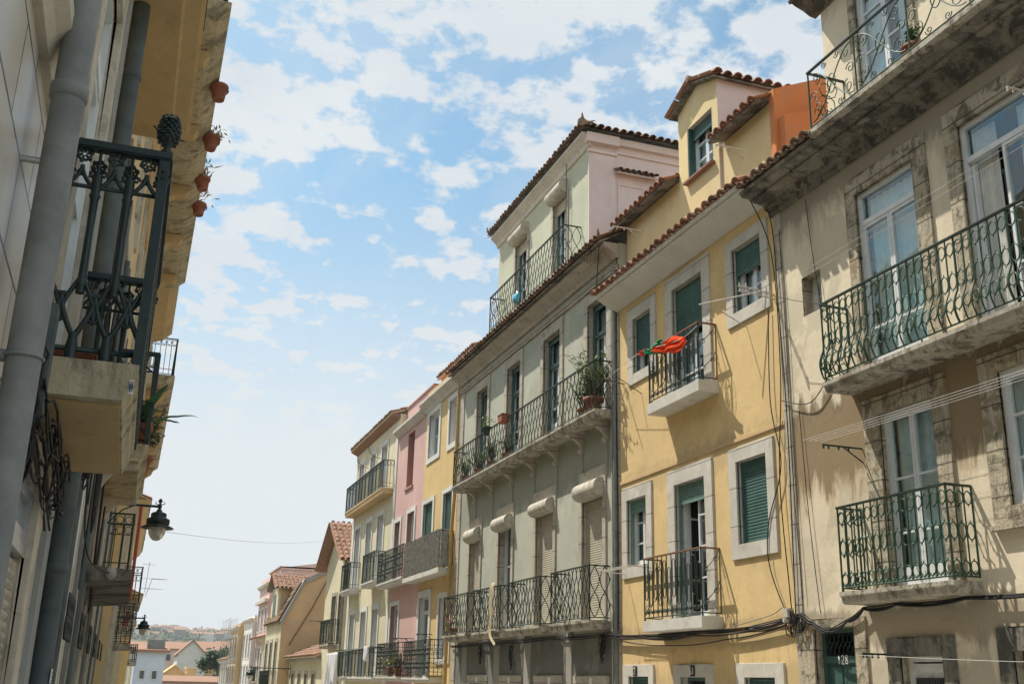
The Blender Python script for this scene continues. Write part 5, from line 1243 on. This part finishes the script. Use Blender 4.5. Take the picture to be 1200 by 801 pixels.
for k in range(7):
    w=rnd.uniform(.05,.11); yo=rnd.uniform(-.05,.25); L=rnd.uniform(.15,.4)
    m.tube([(F-rnd.uniform(0,.04),13.15+yo+w*cos(2*pi*q/14),.88+L*.5*sin(2*pi*q/14)) for q in range(14)],.009,5,0,True)
tag(m.build('cable_coil','cable_black',loc=(F,13.2,.9)),'knot of looped cable where the yellow and cream houses meet','cable coil')
m=MB(); m.box(F-.06,F+.05,13.38,13.52,.97,1.10); m.box(F-.09,F+.03,13.42,13.48,.90,.965); tag(m.build('junction_box','box_cream',loc=(F,13.45,1),bevel=.01),'small pale junction box where the cable bundles meet','junction box')
rnd=random.Random(12)
vp=[[(8.55,13.42,7.7),(8.92,13.36,7.2),(8.95,13.30,5.6),(8.95,13.24,3.8),(8.95,13.27,2.2),(8.95,13.30,1.0)],
    [(8.60,13.50,7.6),(8.95,13.42,6.6),(8.96,13.36,4.6),(8.95,13.52,3.0),(8.95,13.42,1.4),(8.95,13.38,1.0)],
    [(8.96,13.6,5.7),(8.95,13.66,4.2),(8.95,13.46,3.2),(8.95,13.86,2.4),(8.95,13.92,1.8),(8.95,13.6,1.15),(8.95,13.4,1.0)],
    [(8.97,13.20,6.9),(8.96,13.16,5.0),(8.96,13.19,3.2),(8.96,13.12,1.2)],
    [(8.96,12.45,7.1),(8.95,12.35,6.2),(8.95,12.2,5.1)],
    [(8.97,12.95,3.9),(8.96,12.85,2.3),(8.96,12.72,1.0)]]
for i,(p,lb) in enumerate(zip(vp,('black cable dropping from the eave down the joint of the yellow and cream houses','second slack cable down the same joint','cable bowing out below the right windows of the yellow house','thin cable on the cream side of the joint','short cable hanging beside the small square window','thin cable drop left of the low green balcony'))):
    wire('cable',p,.009 if i<3 else .006,'cable_black',lb)
wire('cable',[(8.93,15.05,.90),(8.93,13.95,1.02),(8.93,13.6,1.12)],.007,'cable_grey','short cable rising to the junction box')
wire('cable',[(8.95,13.35,4.15),(8.94,12.6,3.95),(8.94,12.0,4.35),(8.93,11.72,4.40)],.008,'cable_black','black cable slung along under the left end of the curved balcony')
wire('cable',[(8.96,19.24,8.7),(8.95,19.28,6.0),(8.95,19.22,3.0),(8.95,19.25,1.0)],.010,'cable_black','black cable running down beside the near corner of the green house')
wire('cable',[(8.6,19.35,9.0),(8.8,19.9,8.5),(8.9,20.2,8.3)],.010,'cable_black','loose cable end under the eave of the green house')
for i in range(4):
    x=8.42+.09*i; wire('clothes_line',[(x,12.1,3.24),(x+.03,4.5,3.22)],.0022,'cord_white','one of four white cords stretched in front of the cream house at first-floor height','clothes line','four clothes cords above the low green balcony',sag=.03)
for i in range(2):
    x=8.35+.14*i; wire('clothes_line',[(x,12.0,5.58),(x,4.5,5.72)],.0018,'cord_white','one of two thin cords stretched past the curved green balcony','clothes line','two clothes cords above the curved balcony',sag=.02)
wire('clothes_line',[(8.6,11.5,.42),(8.6,8,.30),(8.6,5,.36)],.0025,'cord_white','single cord stretched just above the street doors of the cream house','clothes line')
wire('clothes_line',[(8.4,13.5,5.95),(8.5,12.35,5.38),(8.6,11.75,5.12)],.005,'cable_black','dark cord tied to the left end of the curved green balcony','cord',n=6)
wire('wire',[(.27,17,2.05),(9,49.9,6.3)],.003,'cable_grey','thin wire crossing the sky over the end of the street','wire',sag=.25,n=30)
rnd=random.Random(91)
for i,lb in enumerate(('heavy rope of old cables sagging under the stone brackets on the left wall','second rope of cables crossing behind the lantern arm on the left','frayed cable bunch beside the pale tiled pier on the left')):
    m=MB()
    for k in range(7-i):
        y0=7.6+i*2.2+rnd.uniform(-.1,.1); z0=2.3-.5*i+rnd.uniform(-.2,.2); P=[(XL+.09,y0,z0+1.2),(XL+.10,y0+.1,z0+.3),(XL+.11,y0+.3+rnd.uniform(0,.2),z0-.25-rnd.uniform(0,.25)),(XL+.11,y0+.9,z0-.1+rnd.uniform(-.2,.2)),(XL+.10,y0+1.3,z0+.6)]
        Q=[Vector(p) for p in P]; Q=[Q[0]]+Q+[Q[-1]]; C=[]
        for q in range(1,len(Q)-2):
            for j in range(6):
                t=j/6; a,b,c,d=Q[q-1:q+3]; C.append(tuple(.5*((2*b)+(c-a)*t+(2*a-5*b+4*c-d)*t*t+(3*b-a-3*c+d)*t**3)))
        m.tube(C,.010,5)
    tag(m.build('cable_bundle','cable_black',loc=(XL+.1,7.6+i*2.2,2)),lb,'cables')
# left wall cables
rnd=random.Random(45); m=MB()
for k in range(16):
    zo=rnd.uniform(-.06,.06); xo=rnd.uniform(.02,.12); m.tube([(XL+xo,4.3+q*.24,.97+zo+.05*sin(q*1.3+k)-.02*q*(k%2)) for q in range(9)],.006,5)
for k in range(5):
    y_=rnd.uniform(4.9,5.9); w=rnd.uniform(.05,.13); m.tube([(XL+.08+rnd.uniform(0,.04),y_+w*cos(2*pi*q/14),.88+w*1.3*sin(2*pi*q/14)) for q in range(14)],.0055,5,0,True)
tag(m.build('cable_bundle','cable_black',loc=(XL+.05,5,.95)),'thick frayed rope of cables along the wall just below the near cast iron balcony slab','cables')
rnd=random.Random(44)
for i,(c,n,lb) in enumerate((((-.46,4.35,.95),9,'thick tangle of grey cable under the near cast iron balcony, behind the first pipe'),((-.42,8.35,1.62),15,'tangle of black cable on the left wall past the second pipe'))):
    m=MB()
    for k in range(n):
        L=rnd.uniform(.35,.8); w=rnd.uniform(.05,.14)
        m.tube([(c[0]+rnd.uniform(0,.03)+.02*sin(q),c[1]+w*cos(2*pi*q/16+k),c[2]+L*.5*sin(2*pi*q/16)) for q in range(16)],.0055,5,0,True)
    tag(m.build('cable_coil','cable_black',loc=c),lb,'cable coil')
for i,(p,lb) in enumerate((([(-.42,8.2,1.9),(-.40,8.6,1.3),(-.40,9.3,1.05),(-.36,10.4,.93),(-.22,11.38,.93)],'black cable drooping along the left wall to the small lamp on the dark canopy'),
    ([(-.45,8.0,3.6),(-.44,8.1,2.4),(-.42,8.3,1.6)],'black cable coming down the left wall above the tangle'),([(-.45,6.6,1.1),(-.44,7.4,1.5),(-.42,8.3,1.5)],'black cable joining the two tangles on the left wall'),
    ([(-.45,10.2,3.9),(-.44,10.3,2.4),(-.44,10.5,.9)],'dark conduit running up the left wall by the white tiles'),([(-.44,9.0,2.9),(-.42,9.3,1.9),(-.44,9.9,1.3)],'loop of cable crossing the left wall under the corbel'))):
    wire('cable',p,.008,'cable_black',lb)
m=MB(); m.lathe([(.02,.07),(.045,.05),(.055,0),(.045,-.04),(.015,-.06)][::-1],(-.20,11.44,.93),12); tag(m.build('bulkhead_lamp','globe',loc=(-.20,11.42,.86)),'small round glass lamp fixed to the dark stained canopy on the left wall','lamp')

# ================================================================== GROUND
def strip(name, x0, x1, ys, dz, mat, th=.0):
    m=MB()
    for a,b in zip(ys,ys[1:]):
        m.quad((x0,a,g(a)+dz),(x1,a,g(a)+dz),(x1,b,g(b)+dz),(x0,b,g(b)+dz))
        if th:
            for x in (x0,x1): m.quad((x,a,g(a)+dz),(x,b,g(b)+dz),(x,b,g(b)+dz-th),(x,a,g(a)+dz-th))
    return tag(m.build(name,mat),kind='structure')
YS=[-14+4*i for i in range(32)]
strip('road',1.35,7.6,YS,.004,'pale_cobble')
strip('pavement',-.55,1.2,YS,.12,'paving',.14); strip('pavement',7.75,9.2,YS,.12,'paving',.14)
strip('kerb',1.2,1.35,YS,.125,'stone',.14); strip('kerb',7.6,7.75,YS,.125,'stone',.14)
m=MB(); xs=[-3000,-1200,-500,-200,-80,-30,-8,0,9,20,40,80,140,240,400,700,1200,2000,3200]; ys=[-400,-100,-20]+[4*i for i in range(0,28)]+[120,140,170,210,260,320,400,500,620,760,900,1050,1200,1350,1500,1650,1850,2200,2800,3600]
def gz(x,y):
    b=g(y)-.03
    if y>420:
        t=min(1,(y-420)/1150.); h=58*(t*t*(3-2*t)); h*=1-.35*min(1,max(0,(y-1650)/1500)); h+= (noise.noise(Vector((x*.004,y*.004,1)))*6)*t; b+=h
    return b
vs=[(x,y,gz(x,y)) for y in ys for x in xs]; nx=len(xs)
m.add(vs,[(j*nx+i,j*nx+i+1,(j+1)*nx+i+1,(j+1)*nx+i) for j in range(len(ys)-1) for i in range(nx-1)],0,True)
tag(m.build('ground','earth'),kind='structure')

# ------------------------------------------------------------------ houses at the end of the street
def far_house(x0,x1,y0,y1,ze,zr,wall,roofm,label,gable='y',wins=(),name='distant_house',group=None,zb=None):
    """ridge along x when gable='x' (gables at the sides), along y when gable='y' (gable faces the viewer)"""
    zb = g(y0)-1 if zb is None else zb; t=thing(name,((x0+x1)/2,y0,zb),label,'house',group)
    m=MB(); m.box(x0,x1,y0,y1,zb,ze)
    if gable=='y':
        xm=(x0+x1)/2; m.add([(x0,y0,ze),(x1,y0,ze),(xm,y0,zr),(x0,y1,ze),(x1,y1,ze),(xm,y1,zr)],[(0,1,2),(3,5,4)])
    elif gable=='x':
        ym=(y0+y1)/2; m.add([(x0,y0,ze),(x0,y1,ze),(x0,ym,zr),(x1,y0,ze),(x1,y1,ze),(x1,ym,zr)],[(0,1,2),(3,5,4)])
    m.build('wall',wall,t)
    m=MB(); e=.4; th=.25
    if gable=='y':
        for s_ in (-1,1):
            xa = x0-e if s_<0 else x1+e; za=ze-e*(zr-ze)/((x1-x0)/2)
            a=[(xa,y0-e,za),(xm,y0-e,zr),(xm,y1+e,zr),(xa,y1+e,za)]; b=[(p[0],p[1],p[2]+th) for p in a]
            m.add(a+b,[(0,1,2,3),(4,5,6,7),(0,1,5,4),(3,2,6,7),(0,3,7,4)])
    elif gable=='x':
        for (ya) in (y0-e,y1+e):
            za=ze-e*(zr-ze)/((y1-y0)/2); a=[(x0-e,ya,za),(x1+e,ya,za),(x1+e,ym,zr),(x0-e,ym,zr)]; b=[(p[0],p[1],p[2]+th) for p in a]
            m.add(a+b,[(0,1,2,3),(4,5,6,7),(0,1,5,4),(0,3,7,4),(1,2,6,5)])
    else: m.box(x0-.2,x1+.2,y0-.2,y1+.2,ze+.001,ze+.3)
    m.build('roof',roofm,t)
    if gable=='x' and zr>0:
        m=MB(); cx=x0+(x1-x0)*.7; m.box(cx-.3,cx+.3,(y0+y1)/2-.3,(y0+y1)/2+.3,ze,zr+.6); m.build('chimney',wall,t)
    for (wx,wz,ww,wh) in wins:
        m=MB(); m.box(wx-ww/2,wx+ww/2,y0-.08,y0-.01,wz,wz+wh); w=m.build('window','white_clean',t)
        m=MB(); m.box(wx-ww*.4,wx+ww*.4,y0-.12,y0-.081,wz+.1,wz+wh-.1); m.build('pane','pipe_dark',w)
    return t
t=far_house(1.2,3.9,110,122,1.9,2.4,'far_blue','clay_far','bluish white house at the foot of the street with a grey roof dormer','x',[(2.0,-.6,.5,.9),(3.1,-.6,.5,.9)])
m=MB(); m.box(2.2,3.8,110.6,113,2.0,3.05); m.build('dormer','pipe_grey',t)
far_house(8.2,15.5,268,280,5.4,7.0,'far_pink','clay_far','pink house with a low red roof behind the bluish white one','x',[(12.6,2.8,1.2,1.6),(10.2,2.8,1.2,1.6)])
far_house(11.0,16.6,240,256,4.0,6.7,'far_white','clay_far','white gabled house standing taller than its neighbours in the valley','y',[(13.0,-2.0,1.0,1.5)])
far_house(16.4,28.0,270,286,4.9,7.4,'far_white','clay_far','long cream house under a broad red tiled roof left of the scaffolded building','x',[(18.5,2.2,1.2,1.6),(21.5,2.2,1.2,1.6),(24.5,2.2,1.2,1.6)])
far_house(17.5,27.0,255,262,1.8,3.1,'far_yellow','clay_far','yellow house in front of the broad red roof','x',[(20,-1.2,1.1,1.4),(23.5,-1.2,1.1,1.4)])
far_house(7.0,10.9,200,210,-.2,1.3,'far_yellow','far_yellow','low yellow shed gable in the valley','y')
far_house(11.0,12.7,202,205,.9,1.3,'far_yellow','far_cream','small square yellow block beside the tree','flat')
far_house(6.6,17.0,186,196,-1.3,-.5,'far_pink','clay_far','very low house whose pinkish roof lies across the end of the street','x')
far_house(26,34,330,344,5.6,9.3,'far_yellow','clay_far','house with a red roof just left of the scaffolding, far away','x',[(28,2,1.2,1.8)])
far_house(2.2,7.5,300,312,6.2,7.6,'far_cream','clay_far','cream house glimpsed behind the bluish white house','x')
# tree in the valley
def tree(x,y,zb,h,r,label,seed):
    rnd=random.Random(seed); t=thing('tree',(x,y,zb),label,'tree')
    m=MB(); m.tube([(x,y,zb),(x+.1,y,zb+h*.45),(x,y,zb+h*.8)],[.28,.2,.08],8)
    L=[]
    for i in range(14):
        a=rnd.uniform(0,2*pi); e=rnd.uniform(.1,1.2); p=(x+r*.75*cos(a)*cos(e),y+r*.75*sin(a)*cos(e),zb+h*.55+r*.7*sin(e)); L.append(p)
        m.tube([(x,y,zb+h*rnd.uniform(.35,.6)),((x+p[0])/2,(y+p[1])/2,(zb+h*.5+p[2])/2+.1),p],[.09,.06,.02],5)
    m.build('trunk','bark',t); m=MB()
    for p in L:
        for k in range(420):
            q=Vector((rnd.gauss(p[0],r*.24),rnd.gauss(p[1],r*.24),rnd.gauss(p[2],r*.18))); leaf(m,q,rnd,rnd.uniform(.4,.8),.24)
    m.build('crown','leaf_dark',t); return t
tree(18.3,226,g(226),16.5,3.6,'dark green tree among the houses at the end of the street',4)
tree(27.5,300,g(300),19,3.6,'half-hidden dark tree just left of the scaffolding',6)
tree(15.2,262,g(262),15,2.6,'small tree showing over the white gabled house',7)
# town on the far hill
rnd=random.Random(77); k=0
for row,(yy,n) in enumerate(((1180,16),(1290,20),(1400,24),(1500,26),(1580,24))):
    for i in range(n):
        x=30+yy*(-.02+.165*(i+rnd.uniform(.1,.9))/n)-30; w=rnd.uniform(7,15); z=gz(x,yy); h=rnd.uniform(5,10); d=rnd.uniform(8,12); y=yy+rnd.uniform(-30,30)
        t=thing('hillside_house',(x,y,z),'small pale house with a reddish roof in the crowded town on the far hill','house','houses on the far hill')
        m=MB(); m.box(x-w/2,x+w/2,y,y+d,z-6,z+h); m.build('wall',rnd.choice(['far_white','far_cream','far_white','far_pink','far_grey']),t)
        m=MB(); m.add([(x-w/2-.4,y-.4,z+h),(x+w/2+.4,y-.4,z+h),(x+w/2+.4,y+d+.4,z+h),(x-w/2-.4,y+d+.4,z+h),(x-w/2,y+d/2,z+h+2.2),(x+w/2,y+d/2,z+h+2.2)],[(0,1,5,4),(2,3,4,5),(1,2,5),(3,0,4),(0,1,2,3)]); m.build('roof',rnd.choice(['clay_far','clay_old']),t)
t=thing('apartment_block',(60,1600,50),'large pale block standing out on the skyline of the far hill','building'); m=MB(); z=gz(62,1600); m.box(54,74,1600,1620,z-8,z+9); m.box(58,70,1602,1616,z+9.01,z+13); m.build('wall','far_grey',t)
m=MB(); m.box(53.5,74.5,1599.5,1620.5,z+8.4,z+9.0); m.build('roof','far_white',t)
for q in range(3):
    m=MB(); m.box(55,73,1599.7,1599.95,z-4+q*4,z-2.6+q*4); m.build('window_band','pipe_grey',t)
m=MB(); rnd=random.Random(5)
for i in range(1100):
    y=rnd.uniform(1130,1640); x=y*rnd.uniform(-.03,.15); z=gz(x,y)
    for q in range(10):
        p=Vector((x+rnd.gauss(0,4),y+rnd.gauss(0,4),z+abs(rnd.gauss(0,3)))); leaf(m,p,rnd,rnd.uniform(2,4),1.3)
tag(m.build('hillside_trees','leaf_dark'),'dark green trees scattered between the houses of the far hill','trees',kind='stuff')

# ================================================================== SKY, SUN, CAMERA
w = bpy.data.worlds.new('World'); SC.world = w; w.use_nodes = True; T = w.node_tree; L = T.links
for n_ in list(T.nodes): T.nodes.remove(n_)
SD = Vector((1,-1.3,-2.8)).normalized()               # the way the sunlight travels
el = math.asin(-SD.z); az = math.atan2(-SD.x, -SD.y)  # bearing of the sun from +Y toward +X
sky = T.nodes.new('ShaderNodeTexSky'); sky.sky_type='NISHITA'; sky.sun_disc=False; sky.sun_elevation=el; sky.sun_rotation=az
sky.air_density=1.0; sky.dust_density=1.6; sky.ozone_density=.35; sky.altitude=50
tm=T.nodes.new('ShaderNodeMix'); tm.data_type='RGBA'; tm.blend_type='MULTIPLY'; tm.inputs[0].default_value=1; tm.inputs[7].default_value=(.62,.93,.94,1)
bg = T.nodes.new('ShaderNodeBackground'); bg.inputs['Strength'].default_value=SKY_S
L.new(sky.outputs[0], tm.inputs[6]); L.new(tm.outputs[2], bg.inputs[0])
tc=T.nodes.new('ShaderNodeTexCoord'); sp=T.nodes.new('ShaderNodeSeparateXYZ'); L.new(tc.outputs['Generated'],sp.inputs[0])
def M(op,a,b=None,c=None,clamp=False):
    n=T.nodes.new('ShaderNodeMath'); n.operation=op; n.use_clamp=clamp
    for i,v in enumerate((a,b,c)):
        if v is None: continue
        if isinstance(v,(int,float)): n.inputs[i].default_value=v
        else: L.new(v,n.inputs[i])
    return n.outputs[0]
zc=M('ADD',M('MAXIMUM',sp.outputs[2],.0),.30); u=M('DIVIDE',sp.outputs[0],zc); v=M('DIVIDE',sp.outputs[1],zc)
cb=T.nodes.new('ShaderNodeCombineXYZ'); L.new(u,cb.inputs[0]); L.new(v,cb.inputs[1])
def nz(scale,detail,rough,dist=0,loc=(0,0,0),sc=(1,1,1)):
    mp=T.nodes.new('ShaderNodeMapping'); mp.inputs['Location'].default_value=loc; mp.inputs['Scale'].default_value=sc; L.new(cb.outputs[0],mp.inputs[0])
    n=T.nodes.new('ShaderNodeTexNoise'); n.inputs['Scale'].default_value=scale; n.inputs['Detail'].default_value=detail; n.inputs['Roughness'].default_value=rough; n.inputs['Distortion'].default_value=dist
    L.new(mp.outputs[0],n.inputs['Vector']); return n.outputs['Fac']
def smooth(x,a,b):
    n=T.nodes.new('ShaderNodeMapRange'); n.interpolation_type='SMOOTHSTEP'; L.new(x,n.inputs['Value']); n.inputs['From Min'].default_value=a; n.inputs['From Max'].default_value=b; return n.outputs[0]
puff=nz(16,9,.58,.0,(3.1,1.2,0)); big=nz(4.0,3,.5,.3,(.6,2.4,0)); wisp=nz(2.2,8,.62,1.2,(5,1,0),(1,.45,1))
cov=M('ADD',puff,M('MULTIPLY',M('SUBTRACT',big,.5),.55))
up=smooth(sp.outputs[2],.36,.62)
cl=smooth(M('ADD',cov,M('MULTIPLY',up,.07)),.425,.60)
wv=M('MULTIPLY',smooth(wisp,.46,.78),.45)
low=M('SUBTRACT',1.0,smooth(sp.outputs[2],.12,.49))    # milky veil toward the horizon
veil=M('MULTIPLY',low,.97)
mask=M('MAXIMUM',M('MAXIMUM',M('MULTIPLY',cl,.96),wv),veil,clamp=True)
mask=M('MINIMUM',M('ADD',mask,.08),.97)
shade=nz(4.0,6,.6,0,(3.3,1.5,0))
mc=T.nodes.new('ShaderNodeMix'); mc.data_type='RGBA'; L.new(M('MAXIMUM',smooth(shade,.35,.7),low),mc.inputs[0]); mc.inputs[6].default_value=(.80,.86,.91,1); mc.inputs[7].default_value=(.90,.945,.965,1)
bc=T.nodes.new('ShaderNodeBackground'); L.new(mc.outputs[2],bc.inputs[0]); bc.inputs['Strength'].default_value=CLOUD_S
mx=T.nodes.new('ShaderNodeMixShader'); L.new(mask,mx.inputs[0]); L.new(bg.outputs[0],mx.inputs[1]); L.new(bc.outputs[0],mx.inputs[2])
ow=T.nodes.new('ShaderNodeOutputWorld'); L.new(mx.outputs[0],ow.inputs[0])
sl=bpy.data.lights.new('sun','SUN'); sl.energy=SUN_E; sl.angle=radians(.5); sl.color=(1,.93,.82)
so=bpy.data.objects.new('sun',sl); COL.objects.link(so); so.rotation_euler=SD.to_track_quat('-Z','Y').to_euler(); so.location=(-10,30,40)
cam=bpy.data.cameras.new('camera'); co=bpy.data.objects.new('camera',cam); COL.objects.link(co); SC.camera=co
cam.sensor_width=36; cam.sensor_fit='HORIZONTAL'; cam.lens=1243/1200*36; cam.clip_start=.05; cam.clip_end=8000
R=Matrix(((0.94255815,-0.12303841,-0.31055704),(-0.33319327,-0.28005677,-0.90030575),(0.02379858,0.95206605,-0.30496536)))
co.matrix_world=R.to_4x4()
vs_=SC.view_settings; vs_.view_transform='Standard'; vs_.look='None'; vs_.exposure=EXPO; vs_.gamma=1
try: vs_.use_curve_mapping=False
except Exception: pass

HAZE = .0002
if HAZE:
    m_ = bpy.data.materials.new('haze'); m_.use_nodes=True; t_=m_.node_tree; t_.nodes.remove(t_.nodes['Principled BSDF'])
    v_=t_.nodes.new('ShaderNodeVolumePrincipled'); v_.inputs['Color'].default_value=(.86,.92,1,1); v_.inputs['Density'].default_value=HAZE; v_.inputs['Anisotropy'].default_value=.2
    t_.links.new(v_.outputs[0],t_.nodes['Material Output'].inputs['Volume']); MATS['haze']=m_
    m=MB(); m.box(-3100,3300,-420,3700,-12,120); tag(m.build('haze','haze'),kind='stuff')
